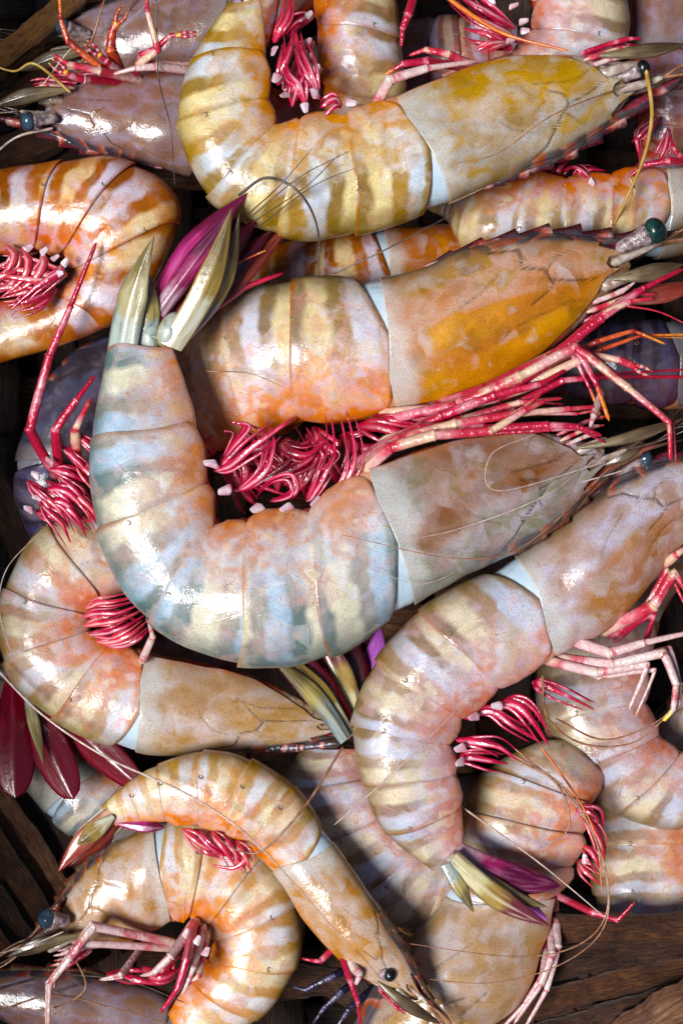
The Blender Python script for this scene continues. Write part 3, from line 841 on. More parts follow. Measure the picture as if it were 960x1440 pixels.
    # ---- appendages
    def rostrum(self, tip, mat='rostrum', teeth=8, hgt=16, start=0.75):
        """toothed blade from the crest of the carapace to tip (px)"""
        e = self.nc - 1.0
        ts = np.linspace(start * e, 0, 6)
        D = self.surf(ts, np.zeros(6), 0.99)
        tip = W(*tip)
        d0 = D[-1] - D[-2]
        c1 = D[-1] + norm(d0) * np.linalg.norm(tip - D[-1]) * 0.45
        c1 = c1 * 0.5 + 0.5 * (D[-1] + tip) / 2
        pts = np.vstack([D, c1, tip])
        n = 90
        p, d = sweep(pts, n)
        M, a, T, Lv, b = self.frame(np.array(0.0))
        up = norm(a)
        Lh = norm(Lv)
        s = np.linspace(0, 1, n)
        env = np.interp(s, [0, 0.15, 0.55, 0.8, 1], [0.1, 0.55, 1.0, 0.75, 0.08])
        ph = (s * teeth) % 1.0
        tooth = np.where(s < 0.93, (ph ** 1.4) * 0.55, 0)
        upn = norm(up - (d @ up)[:, None] * d)
        top = p + upn * ((0.35 + tooth) * env * hgt * S)[:, None]
        bot = p - upn * (np.interp(s, [0, 0.5, 0.75, 1], [0.3, 0.5, 0.8, 0.05]) * hgt * S)[:, None]
        wd = (np.interp(s, [0, 0.5, 1], [0.30, 0.26, 0.04]) * hgt * S)[:, None]
        ring = np.stack([top, p + Lh * wd * 0.9, p - upn * wd * 0.2 + Lh * wd, bot, p - upn * wd * 0.2 - Lh * wd, p - Lh * wd * 0.9], 1)
        uv = np.stack(np.broadcast_arrays(s[:, None], np.linspace(0, 1, 6)[None]), -1).reshape(-1, 2)
        return mesh_obj('rostrum', ring.reshape(-1, 3), grid_faces(n, 6, True), uv, MAT[mat], self.root)

    def eye(self, x, y, z, base, r=17, mat='eye', sr=9):
        c, b = W(x, y, z), W(*base)
        st = tube('eyestalk', [b, b * 0.5 + c * 0.5, c], [sr * S * 0.8, sr * S, sr * S * 1.15, r * S * 0.98], MAT['stalk'], self.root, n=12, m=12)
        e = ball('eye', c + norm(c - b) * r * S * 0.30, r * S, MAT[mat], st, (c - b, 0.85))
        return st

    def leg(self, pts, r=9, mat='leg_red', taper=0.35, name='walking_leg', flat=0.75, dup=0):
        r = r * 0.86
        for k in range(dup):                                     # the leg of the other flank, close by
            R = self.rng.uniform
            dx, dy = R(-16, 16), R(-9, 12)
            self.leg([(x + dx * i / len(pts) + R(-5, 5), y + dy * i / len(pts) + R(-5, 5), z - 14) for i, (x, y, z) in enumerate(pts)], r * R(0.6, 0.85), mat, taper, name, flat)
        P = [W(*q) for q in pts]
        if name == 'walking_leg':
            d0 = norm(P[0] - P[1])
            P[0] = P[0] + d0 * 26 * S + np.array([0, 0, -30 * S])
        # keep knees sharp: insert points close to each inner corner
        Q = [P[0]]
        for i in range(1, len(P) - 1):
            Q += [P[i] + (P[i - 1] - P[i]) * 0.12, P[i] + (P[i + 1] - P[i]) * 0.12]
        Q.append(P[-1])
        ln = [np.linalg.norm(P[i + 1] - P[i]) for i in range(len(P) - 1)]
        js = [(2 * i - 0.5) / (len(Q) - 1) for i in range(1, len(P) - 1)]
        return tube(name, Q, [r * S, r * S * 0.9, r * S * 0.65, r * S * taper], MAT[mat], self.root, n=8 * len(Q), m=10, flat=flat, joints=js)

    def claw(self, pts, r=8, mat='leg_yellow', spread=6):
        """leg that ends in a small two-fingered claw"""
        lg = self.leg(pts, r, mat, 0.7, dup=0)
        a, b = W(*pts[-2]), W(*pts[-1])
        d = norm(b - a)
        s = np.cross(d, [0, 0, 1.0])
        for q in (-1, 1):
            tube('claw_finger', [b - d * 4 * S + s * q * 2 * S, b + d * 9 * S + s * q * spread * 0.75 * S, b + d * 24 * S + s * q * spread * 0.5 * S], [3.2 * S, 2.6 * S, 0.8 * S], MAT[mat], lg, n=9, m=7)
        return lg

    def pleo(self, pts, r=9, mat='pleopod', knob=None, flat=0.3, kr=14):
        """swimmeret: a pale base and two flat tapering branches"""
        P = np.array([W(*q) for q in pts])
        k = 0.52
        o = tube('swimmeret', P, [r * S * 0.7 * k, r * S * 1.15 * k, r * S * k, r * S * 0.6 * k, r * S * 0.1], MAT[mat], self.root, n=26, m=10, flat=0.45)
        d = norm(P[-1] - P[0])
        sv = norm(np.cross(d, [0, 0, 1.0]))
        f = np.linspace(0, 1, len(P))[:, None]
        R = self.rng.uniform
        for q, sg in enumerate((-1, 1, -1)):
            Q = P[0] + (P - P[0]) * R(0.68, 1.02) + sv * sg * r * S * R(0.5, 1.7) * np.sin(f * R(1.6, 2.6)) + np.array([0, 0, R(-10, 5) * S]) * f
            kk = k * (0.8, 0.62, 0.4)[q]
            mm = mat if (q or mat == 'pleopod_pink') else self.rng.choice((mat, 'pleopod_dark'))
            tube('swimmeret_branch', Q, [r * S * 0.5 * kk, r * S * kk, r * S * 0.85 * kk, r * S * 0.5 * kk, r * S * 0.06], MAT[mm], o, n=20, m=8, flat=0.45)
        if knob:
            self.knob(knob, pts[1], o, kr)
        return o

    def knob(self, q, toward, parent, kr=14):
        b = W(*q)
        d = norm(W(*toward) - b)
        n, m = 4, 5
        s = np.array([-1, -0.75, 0.7, 1.0])
        w = np.array([0.45, 0.62, 1.0, 0.8]) * kr * S * 0.5
        side = norm(np.cross(d, [0, 0, 1.0]))
        nor = np.cross(side, d)
        a = np.linspace(0, 2 * math.pi, m, endpoint=False) + self.rng.uniform(0, 1.2)
        rr = np.array([self.rng.uniform(0.75, 1.25) for _ in range(m)])
        sk = self.rng.uniform(-0.5, 0.5)
        V = b + (s * kr * S * 0.62)[:, None, None] * d + w[:, None, None] * ((np.cos(a) * rr)[None, :, None] * (side + sk * d) + 0.5 * (np.sin(a) * rr)[None, :, None] * nor)
        V = np.concatenate([V.reshape(-1, 3), [b - d * kr * S * 0.66, b + d * kr * S * 0.66]])
        F = [list(q) for q in grid_faces(n, m, True)]
        k0, k1 = n * m, n * m + 1
        F += [[k0, (q + 1) % m, q, q] for q in range(m)] + [[k1, (n - 1) * m + q, (n - 1) * m + (q + 1) % m, (n - 1) * m + (q + 1) % m] for q in range(m)]
        me = bpy.data.meshes.new('swimmeret_base')
        org = ORG[parent]
        me.from_pydata([tuple(v - org) for v in V], [], [list(dict.fromkeys(f)) for f in F])
        me.materials.append(MAT['knob'])
        o = bpy.data.objects.new('swimmeret_base', me)
        col.objects.link(o)
        o.parent = parent
        return o

    def antenna(self, pts, r=2.2, mat='antenna', name='antenna'):
        return tube(name, [W(*q) for q in pts], [r * S, r * S * 0.9, r * S * 0.7, r * S * 0.4], MAT[mat], self.root, n=16 * len(pts), m=6)

    def fin(self, base, tip, width, mat, roll=0.0, bend=0.06, point=1.0, name='uropod', side_bend=0.0, narrow=0.28, thick=3):
        return blade(name, W(*base), W(*tip), width * S, MAT[mat], self.root, roll, bend, point, thick, side_bend, narrow, name == 'uropod')

    def fan(self, mats=('fan_pale', 'fan_dark', 'fan_olive', 'fan_dark', 'fan_olive'), ln=1.0):
        """default tail fan at the end of the tail segment"""
        M, a, T, Lv, b = self.frame(np.array(self.n - 1.05))
        h = np.linalg.norm(a) * 2
        up = norm(a)
        blade('telson', M, M + T * h * 1.5 * ln + up * h * 0.1, h * 0.45, MAT[mats[0]], self.root, 0.3, 0.03, 1.8, 8)
        for k, (lf, uf) in enumerate([(0.5, 0.15), (0.75, -0.15), (-0.5, 0.15), (-0.75, -0.15)]):
            base = M + Lv * b * 0.5 * np.sign(lf)
            blade('uropod', base, base + norm(T + Lv * lf * 0.55 + up * uf) * h * 1.6 * ln, h * 0.62, MAT[mats[k + 1]], self.root, 0.4 * np.sign(lf), 0.05, 0.9)

    def head_parts(self, k=1.0):
        """antennules, peduncles and mouthparts that bristle from the front of the carapace"""
        M, a, T, Lv, b = self.frame(np.array(0.22))
        h = np.linalg.norm(a) * 2
        h = max(h, 60 * S)
        f, up = -T, norm(a)
        for sg in (1, -1):
            q = M + Lv * b * 0.45 * sg
            j1 = q + up * h * 0.16 + f * h * 0.45 * k
            o = tube('antennule', [q + up * h * 0.12, j1, j1 + f * h * 0.28 * k + Lv * b * 0.2 * sg], [h * 0.055, h * 0.06, h * 0.03], MAT['joint'], self.root, n=16, m=10, joints=[0.5])
            e = j1 + f * h * 0.26 * k + Lv * b * 0.2 * sg
            for w in (-1, 1):
                rr = self.rng.uniform
                tube('flagellum', [e, e + f * h * 0.5 * k + up * h * 0.08 * w, e + f * h * 1.1 * k + up * h * rr(-0.1, 0.3) * w + Lv * h * rr(-0.1, 0.3)], [2.4 * S, 1.8 * S, 0.8 * S], MAT['antenna_dark' if self.pal in ('mauve', 'dark', 'cool') else 'antenna'], o, n=16, m=6)
            q2 = M - up * h * 0.12 + Lv * b * 0.55 * sg
            tube('antenna_stem', [q2, q2 + f * h * 0.35 * k + Lv * b * 0.15 * sg, q2 + f * h * 0.55 * k], [h * 0.08, h * 0.065, h * 0.03], MAT['joint'], self.root, n=14, m=10, joints=[0.6])
            for i in range(3):
                q3 = M - up * h * (0.28 + 0.1 * i) + Lv * b * 0.5 * sg
                tube('mouthpart', [q3 - f * h * 0.1, q3 + f * h * (0.3 + 0.1 * i) * k, q3 + f * h * (0.5 + 0.12 * i) * k + up * h * 0.06], [h * 0.035, h * 0.035, h * 0.012], MAT[('leg_white', 'leg_red', 'leg_crimson')[i]], self.root, n=14, m=8, joints=[0.55])

    def scales(self, tip, width=34, mat='scale_olive', base=None, roll=0.5):
        """antennal scale: leaf-shaped plate beside the rostrum"""
        b = W(*base) if base else self.surf(np.array(0.15), np.array(1.5), np.array(0.75))
        return blade('antenna_scale', b, W(*tip), width * 0.62 * S, MAT[mat], self.root, roll, 0.05, 1.3, 4, 0.04, 0.22)

def cheek(p, x, y, z, r=16, name='antenna_base'):
    ball(name, W(x, y, z - r * 1.0), r * S, MAT['joint'], p.root, (np.array([1, 0.3, 0]), 1.25))

# ---- the big prawn on top, curled like a U
P1 = Prawn('large grey-blue prawn curled in a U on top of the heap, tail fan pointing up',
    [(852, 668, 806, 610, 35), (765, 752, 722, 600, 40), (675, 803, 622, 612, 45), (594, 840, 508, 655, 45)],
    [(472, 921, 438, 700, 45), (352, 938, 354, 714, 45), (216, 880, 314, 728, 45), (141, 762, 304, 680, 45), (128, 632, 286, 600, 45), (152, 487, 247, 484, 50)],
    pal='cool', seed=1, fine=True)
P1.rostrum((962, 618, 20), 'rostrum_olive', 7, 14, 0.55)
P1.scales((962, 588, 60), 30, 'scale_olive', (815, 630, 60), 0.2)
P1.scales((905, 622, 40), 36, 'scale_olive', (838, 655, 30), 0.3)
P1.eye(902, 646, 0, (845, 668, 6), 13, 'eye_blue', 10)
for pts, r, m in [
    ([(506, 668, 70), (548, 630, 85), (610, 612, 95), (690, 606, 95), (738, 577, 92), (768, 562, 88)], 10, 'leg_red'),
    ([(512, 655, 60), (560, 618, 70), (640, 596, 80), (725, 582, 80), (800, 575, 70), (836, 572, 60)], 9, 'leg_red'),
    ([(520, 640, 50), (590, 602, 60), (680, 603, 84), (770, 598, 90), (812, 600, 88), (846, 613, 84)], 9, 'leg_crimson'),
    ([(540, 625, 40), (620, 585, 50), (695, 556, 60), (760, 540, 60), (795, 520, 50)], 9, 'leg_crimson'),
    ([(560, 612, 30), (650, 590, 40), (730, 566, 50), (790, 560, 45)], 8, 'leg_red')]:
    P1.leg(pts, r, m, dup=1)
P1.leg([(842, 566, 60), (834, 585, 70), (828, 604, 75)], 7, 'leg_white')
for pts, kn, m, r in [
    ([(300, 662, 40), (322, 655, 60), (360, 625, 78), (395, 600, 80), (417, 585, 70)], (296, 652, 66), 'pleopod', 9),
    ([(330, 690, 40), (350, 682, 64), (375, 660, 76), (385, 625, 70), (380, 600, 50)], (316, 690, 70), 'pleopod', 9),
    ([(380, 705, 40), (400, 700, 55), (416, 690, 70), (410, 668, 72), (385, 672, 60), (362, 692, 40)], (362, 716, 74), 'pleopod', 8),
    ([(430, 705, 40), (440, 696, 60), (458, 665, 76), (470, 635, 70), (466, 585, 60)], (402, 714, 76), 'pleopod', 8),
    ([(465, 695, 40), (478, 688, 60), (495, 660, 70), (498, 625, 66), (486, 575, 60)], (446, 708, 70), 'pleopod', 8),
    ([(310, 650, 20), (335, 620, 40), (350, 600, 60), (335, 595, 64), (332, 598, 60)], None, 'pleopod', 8),
    ([(330, 640, 10), (370, 628, 20), (372, 610, 30), (350, 596, 30)], None, 'pleopod_dark', 9),
    ([(300, 640, 0), (290, 625, 10), (300, 610, 14)], None, 'pleopod_dark', 9),
    ([(360, 680, 0), (410, 660, 10), (440, 640, 10), (450, 610, 0)], None, 'pleopod_dark', 10),
    ([(420, 690, -10), (440, 660, 0), (445, 630, 0), (430, 600, -10)], None, 'pleopod_dark', 10),
    ([(390, 690, -20), (395, 650, -10), (400, 620, -10)], None, 'pleopod_dark', 10),
    ([(340, 690, -10), (345, 660, 0), (330, 630, 0)], None, 'pleopod_dark', 12),
    ([(480, 690, 0), (520, 650, 10), (560, 620, 0), (600, 600, -10)], None, 'pleopod_dark', 11)]:
    P1.pleo(pts, r, m, kn, kr=15)
# tail fan
P1.fin((170, 498, 58), (217, 332, 92), 44, 'fan_pale', 0.25, 0.03, 2.4, 'telson', -0.03, 1.0)
P1.fin((198, 496, 52), (208, 380, 72), 34, 'fan_silver', -0.2, 0.03, 2.0, 'uropod', 0.05, 1.0)
P1.fin((214, 450, 50), (350, 270, 54), 46, 'fan_magenta', 0.1, 0.03, 1.9, 'uropod', -0.05, 0.75)
P1.fin((222, 440, 56), (338, 284, 72), 30, 'fan_plum', 0.0, 0.03, 1.9, 'uropod', 0.0, 0.75)
P1.fin((240, 488, 64), (326, 292, 92), 36, 'fan_olive', -0.2, 0.05, 1.9, 'uropod', 0.05, 0.9)
P1.fin((256, 476, 52), (336, 300, 74), 28, 'fan_silver', -0.5, 0.04, 1.9, 'uropod', 0.10, 0.8)
P1.fin((236, 460, 36), (362, 306, 30), 40, 'fan_crimson', 0.0, 0.05, 1.6, 'uropod', 0, 0.6)
P1.fin((250, 460, 24), (384, 322, 16), 36, 'fan_dark', 0.1, 0.05, 1.7, 'uropod', 0, 0.6)
P1.fin((255, 458, 14), (412, 310, 2), 40, 'fan_brown', 0.3, 0.04, 1.9, 'uropod', 0.03, 0.6)
P1.leg([(290, 440, 10), (340, 405, 16), (398, 384, 10)], 8, 'pleopod_dark', 0.3, 'fan_spine')
P1.leg([(290, 420, 20), (330, 372, 34), (374, 352, 36)], 4, 'leg_orange', 0.3, 'fan_spine')
ball('tail_joint', W(240, 464, 56), 17 * S, MAT['fan_pale'], P1.root, (np.array([0.45, 0.9, 0]), 1.6))
ball('tail_joint', W(212, 474, 46), 18 * S, MAT['fan_pale'], P1.root, (np.array([0.0, 0.9, 0]), 1.4))
P1.antenna([(335, 275, 80), (375, 250, 100), (420, 270, 110), (446, 320, 90), (448, 392, 70)], 2.2, 'antenna_dark')
for q in ([(352, 306, 70), (420, 250, 100), (492, 212, 110)], [(356, 312, 70), (430, 262, 105), (478, 216, 115)], [(350, 300, 66), (392, 262, 100), (440, 208, 115)], [(362, 320, 60), (440, 262, 100), (500, 236, 112)]):
    P1.antenna(q, 1.0, 'antenna_dark', 'bristle')
P1.antenna([(845, 640, 60), (760, 700, 120), (640, 745, 120), (560, 760, 130)], 1.0, 'antenna_pale')
P1.antenna([(860, 655, 60), (740, 765, 115), (640, 785, 135), (480, 752, 125)], 1.2, 'antenna')

# ---- prawn with the amber-cheeked head behind it
P2 = Prawn('prawn with a bright amber cheek and green eye, lying above the U-shaped prawn',
    [(876, 336, 850, 432, -30), (770, 330, 750, 515, -25), (655, 350, 642, 568, -30), (548, 388, 552, 590, -35)],
    [(428, 392, 432, 602, -45), (344, 412, 376, 622, -65), (264, 456, 322, 640, -100), (205, 530, 285, 655, -125), (180, 610, 262, 668, -130), (175, 690, 238, 690, -135)],
    pal='peach', seed=2, fine=True)
P2.rostrum((968, 318, -10), 'rostrum', 9, 22, 0.85)
P2.eye(915, 327, 18, (866, 352, 6), 19, 'eye_green', 11)
P2.scales((985, 398, 5), 52, 'scale_red', (865, 425, 10), 0.4)
P2.scales((960, 372, 0), 46, 'scale_olive', (862, 392, 5), 0.3)
for pts, r, m in [
    ([(600, 580, 20), (650, 566, 45), (730, 530, 60), (808, 488, 68), (882, 545, 78), (940, 594, 80), (942, 648, 70)], 10, 'leg_red'),
    ([(575, 582, 30), (640, 570, 40), (700, 555, 52), (808, 490, 62), (838, 540, 60), (856, 592, 50)], 9, 'leg_crimsont'),
    ([(610, 570, 10), (680, 548, 30), (770, 505, 45), (845, 448, 46), (905, 405, 40), (960, 378, 30)], 10, 'leg_crimson'),
    ([(640, 566, 10), (720, 530, 30), (800, 486, 45), (850, 440, 45), (885, 424, 44), (918, 420, 40)], 9, 'leg_red'),
    ([(560, 578, 20), (630, 574, 30), (700, 560, 36), (770, 536, 42), (800, 515, 40)], 9, 'leg_red'),
    ([(570, 585, 10), (660, 588, 30), (720, 572, 40), (790, 535, 40), (850, 530, 30), (975, 530, 10)], 8, 'leg_crimson'),
    ([(660, 570, 0), (760, 520, 20), (840, 480, 30), (890, 465, 30), (935, 484, 30)], 6, 'leg_orange'),
    ([(650, 575, 0), (760, 530, 15), (845, 492, 24), (900, 472, 20), (980, 470, 10)], 5, 'leg_orange')]:
    P2.leg(pts, r, m, dup=1)
P2.claw([(640, 572, 10), (740, 540, 40), (830, 500, 50), (870, 506, 54), (895, 517, 52)], 9, 'leg_red')
for pts, kn, m, r in [
    ([(410, 615, -30), (400, 630, 10), (430, 640, 20), (460, 620, 10)], None, 'pleopod_dark', 12),
    ([(440, 600, -30), (450, 620, 0), (470, 640, 10), (450, 665, 0)], None, 'pleopod_dark', 12),
    ([(500, 600, -30), (530, 600, 0), (570, 610, 5), (620, 605, 0)], None, 'pleopod_dark', 13),
    ([(520, 590, -30), (545, 590, 0), (585, 596, 5)], None, 'pleopod_dark', 12),
    ([(380, 625, -30), (370, 640, 0), (390, 660, 10)], None, 'pleopod_dark', 12),
    ([(480, 610, -30), (490, 630, -10), (480, 660, -10)], None, 'pleopod_dark', 11)]:
    P2.pleo(pts, r, m, kn)

for q in ([(310, 640, -45), (350, 650, -30), (400, 655, -30), (440, 640, -40)], [(320, 680, -40), (360, 670, -25), (410, 680, -25), (450, 690, -35)],
          [(430, 610, -40), (450, 640, -30), (470, 670, -30), (480, 690, -40)], [(390, 620, -40), (400, 650, -25), (420, 670, -25), (430, 700, -35)],
          [(480, 610, -40), (510, 630, -25), (540, 625, -25), (580, 610, -35)], [(310, 660, -35), (335, 680, -15), (350, 700, -20), (360, 710, -30)]):
    P2.pleo(q, 13, 'pleopod_dark')
# ---- prawn squeezed in between
P3 = Prawn('brown-backed prawn of which only a strip shows between two bigger ones',
    [(800, 350, 785, 440, -170), (705, 322, 700, 455, -170), (625, 316, 622, 470, -170), (548, 322, 548, 485, -170)],
    [(470, 328, 478, 485, -170), (395, 345, 425, 495, -180), (330, 385, 375, 510, -195), (290, 440, 350, 530, -205), (285, 500, 345, 560, -205), (310, 575, 350, 595, -205)],
    pal='orange', seed=3)

# ---- big yellow prawn across the top
P4 = Prawn('large ochre-yellow prawn curled across the top, dark eye towards the right edge',
    [(890, 156, 838, 76, 0), (805, 212, 758, 72, 5), (722, 250, 648, 92, 10), (645, 282, 545, 134, 10)],
    [(515, 326, 490, 152, 10), (405, 334, 428, 160, 10), (300, 286, 398, 172, 10), (253, 185, 388, 146, 10), (266, 92, 380, 84, 5), (320, 4, 370, 2, -5)],
    pal='ochre', seed=4, fine=True)
P4.rostrum((990, 88, -10), 'rostrum', 9, 18, 0.85)
P4.eye(900, 97, 14, (862, 114, 6), 12, 'eye', 9)
P4.scales((965, 62, 15), 40, 'scale_olive', (842, 78, 25), 0.3)
P4.fan()
P4.antenna([(908, 98, 40), (916, 160, 10), (905, 220, -30), (880, 280, -60), (862, 316, -80)], 3.2, 'antenna_gold')
for pts, r, m in [
    ([(534, 134, 40), (548, 112, 58), (600, 96, 56), (668, 86, 40)], 10, 'leg_white'),
    ([(640, 88, 30), (600, 86, 50), (566, 90, 56), (540, 106, 50)], 8, 'leg_crimsont'),
    ([(660, 86, 20), (630, 76, 20), (598, 70, 20), (575, 78, 15)], 8, 'leg_red')]:
    P4.leg(pts, r, m)
for pts, kn, m, r in [
    ([(448, 140, 30), (440, 110, 44), (430, 85, 40), (420, 60, 20)], (442, 132, 52), 'pleopod', 9),
    ([(410, 150, 20), (415, 130, 34), (425, 110, 40), (430, 90, 30)], (400, 134, 48), 'pleopod', 8),
    ([(430, 150, 30), (420, 120, 40), (404, 100, 30), (400, 60, 10)], (428, 152, 52), 'pleopod', 9),
    ([(390, 120, 10), (400, 90, 24), (410, 60, 20), (412, 40, 10)], (388, 110, 34), 'pleopod_dark', 9),
    ([(480, 150, 30), (470, 140, 44), (455, 148, 44), (450, 150, 40)], (494, 144, 52), 'pleopod', 9),
    ([(385, 60, 0), (395, 40, 10), (405, 20, 10), (410, -10, 0)], (385, 72, 24), 'pleopod_dark', 10),
    ([(400, 130, -20), (420, 90, -20), (415, 40, -20)], None, 'pleopod_dark', 14)]:
    P4.pleo(pts, r, m, kn, kr=12)

# ---- upright prawn entering from the top edge
P5 = Prawn('banded tan prawn entering from the top edge, right of the red swimmerets',
    [(250, -330, 330, -250, -120), (340, -320, 370, -200, -115), (430, -280, 400, -150, -110), (490, -210, 415, -105, -105)],
    [(525, -130, 428, -70, -100), (548, -45, 436, -30, -95), (562, 45, 440, 30, -90), (570, 130, 448, 110, -100), (562, 205, 460, 190, -130), (530, 280, 470, 275, -170)],
    pal='tan', seed=5)
for k, (x, y) in enumerate([(437, 20), (436, 58), (438, 78), (448, 96)]):
    P5.pleo([(x + 6, y, -60), (x - 8, y + 6, -40), (x - 22, y + 14, -44), (x - 36, y + 30, -60)], 9, 'pleopod', (x - 2, y, -34), kr=10)

# ---- head with the blue eye at upper left
P6 = Prawn('mauve prawn head with a pale blue eye facing the left edge near the top',
    [(64, 186, 92, 120, -75), (130, 212, 145, 108, -75), (192, 230, 200, 100, -80), (258, 244, 268, 96, -85)],
    [(325, 255, 330, 110, -110), (390, 262, 385, 125, -140), (455, 250, 420, 125, -170), (500, 210, 440, 120, -190), (520, 160, 450, 105, -200), (510, 100, 460, 90, -205)],
    pal='mauve', seed=6, fine=True)
P6.rostrum((-40, 160, -80), 'rostrum', 8, 16, 0.85)
P6.eye(44, 170, -40, (82, 166, -50), 14, 'eye_blue', 8)
P6.scales((-10, 150, -50), 38, 'scale_olive', (98, 126, -45), 0.3)
for pts, r, m in [
    ([(255, 88, -30), (196, 90, -20), (222, 70, -5), (208, 18, 5), (205, -30, 0)], 8, 'leg_red'),
    ([(175, 104, -30), (140, 100, -15), (96, 90, -5), (76, 77, 0)], 8, 'leg_red'),
    ([(168, 100, -40), (140, 94, -20), (96, 58, -5), (86, 28, 0), (83, -30, 0)], 7, 'leg_orange'),
    ([(262, 94, -30), (220, 94, -20), (190, 96, -15), (160, 104, -20)], 8, 'leg_white'),
    ([(190, 98, -40), (200, 76, -20), (232, 62, -5)], 7, 'leg_crimson')]:
    P6.leg(pts, r, m)
P6.claw([(168, 98, -40), (156, 70, -20), (158, 44, -10), (166, 30, -5)], 10, 'leg_orange', 9)
P6.claw([(170, 100, -35), (150, 86, -18), (138, 75, -10)], 8, 'leg_yellow', 7)
P6.claw([(160, 110, -40), (118, 112, -20), (98, 106, -10), (90, 100, -8)], 8, 'leg_yellow', 7)
P6.claw([(190, 98, -40), (222, 66, -10), (240, 50, 0), (256, 49, 0)], 6, 'leg_yellow', 4)
P6.antenna([(75, 180, -60), (20, 195, -60), (-30, 240, -80)], 2.4, 'antenna_pale')
P6.antenna([(100, 130, -40), (50, 90, -20), (20, 100, -40), (-20, 88, -50)], 2.4, 'antenna_gold')
P6.antenna([(110, 100, -40), (130, 55, 0), (150, -10, 10)], 2.6, 'antenna')

# ---- grey head behind it
P7 = Prawn('blurred grey-mauve prawn behind the blue-eyed head in the top left corner',
    [(95, 20, 125, 105, -170), (165, 0, 180, 118, -160), (245, -22, 250, 120, -155), (320, -40, 318, 110, -155)],
    [(385, -55, 370, 80, -160), (450, -90, 400, 40, -170), (480, -150, 410, 0, -180), (480, -220, 400, -60, -190), (450, -280, 380, -120, -195), (400, -320, 350, -180, -200)],
    pal='mauve', seed=7)
P7.rostrum((20, 60, -170), 'rostrum', 8, 16, 0.8)
P7.eye(92, 38, -130, (130, 50, -140), 13, 'eye_blue', 8)
P7.scales((30, 100, -140), 40, 'scale_olive', (130, 70, -130), 0.3)

# ---- orange prawn, left
P8 = Prawn('orange-brown striped prawn curled at the left edge around pink swimmerets',
    [(-330, 420, -270, 470, -70), (-270, 330, -190, 420, -65), (-190, 275, -120, 390, -60), (-105, 250, -60, 368, -60)],
    [(-20, 240, -5, 366, -60), (75, 228, 46, 362, -58), (178, 226, 82, 366, -58), (254, 300, 98, 382, -60), (170, 448, 78, 406, -65), (-40, 524, -40, 428, -75)],
    pal='orange', seed=8)
for pts, kn, m, r in [
    ([(30, 350, -20), (40, 370, 0), (30, 395, 0), (0, 420, -10)], (62, 352, 2), 'pleopod_pink', 10),
    ([(60, 355, -20), (60, 375, 0), (40, 400, 0), (5, 415, -10)], (78, 362, 2), 'pleopod_pink', 10),
    ([(90, 370, -20), (80, 385, 0), (50, 405, 0), (10, 440, -10)], (92, 368, 2), 'pleopod', 10),
    ([(85, 395, -20), (60, 395, 0), (20, 390, 0), (-10, 385, -10)], None, 'pleopod_pink', 10),
    ([(10, 345, -20), (20, 360, 0), (10, 380, 0), (-10, 390, -10)], (40, 348, 2), 'pleopod_pink', 10),
    ([(80, 405, -30), (50, 420, -10), (10, 430, -10)], None, 'pleopod_dark', 12),
    ([(60, 370, -40), (40, 385, -30), (0, 400, -30)], None, 'pleopod', 16), ([(95, 385, -30), (70, 388, -6), (30, 380, -6), (-10, 372, -10)], (84, 384, 2), 'pleopod_pink', 12),
    ([(70, 400, -30), (40, 402, -8), (10, 404, -8), (-20, 410, -10)], None, 'pleopod_pink', 12), ([(40, 365, -30), (20, 378, -6), (-5, 392, -6), (-30, 400, -10)], None, 'pleopod_pink', 12)]:
    P8.pleo(pts, r, m, kn, kr=10)

# ---- dark prawn in the shade, left
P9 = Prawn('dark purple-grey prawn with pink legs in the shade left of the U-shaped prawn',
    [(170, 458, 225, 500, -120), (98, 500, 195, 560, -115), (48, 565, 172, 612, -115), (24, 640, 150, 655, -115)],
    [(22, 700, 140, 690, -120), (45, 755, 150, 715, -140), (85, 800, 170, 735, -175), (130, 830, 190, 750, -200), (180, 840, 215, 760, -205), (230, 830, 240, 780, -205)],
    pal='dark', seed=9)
for pts, r, m in [
    ([(66, 652, -40), (42, 605, -20), (70, 500, -5), (100, 430, 5), (136, 340, 10)], 9, 'leg_crimson'),
    ([(80, 650, -40), (78, 605, -20), (108, 562, -15), (134, 528, -20)], 9, 'leg_crimson'),
    ([(106, 645, -40), (106, 605, -20), (128, 560, -25)], 10, 'leg_red')]:
    P9.leg(pts, r, m)
for pts, kn, m, r in [
    ([(60, 690, -50), (90, 690, -30), (120, 715, -40), (140, 740, -50)], (50, 668, -35), 'pleopod', 10),
    ([(60, 710, -50), (85, 705, -30), (110, 725, -40), (130, 735, -50)], (52, 700, -35), 'pleopod', 10),
    ([(50, 720, -60), (70, 725, -40), (90, 740, -50)], (40, 715, -45), 'pleopod_dark', 10),
    ([(70, 660, -50), (95, 665, -35), (125, 680, -45)], (70, 648, -35), 'pleopod', 10),
    ([(90, 660, -60), (110, 690, -60), (130, 700, -60)], None, 'pleopod_dark', 14)]:
    P9.pleo(pts, r, m, kn, kr=11)
for x, y in [(52, 690), (66, 700), (80, 690), (95, 680), (70, 720), (92, 712), (112, 700), (120, 660), (100, 640), (118, 620)]:
    P9.pleo([(x - 14, y - 14, -60), (x, y, -34), (x + 18, y + 18, -34), (x + 30, y + 44, -50)], 8, P9.rng.choice(('pleopod', 'pleopod_dark', 'pleopod_pink')))

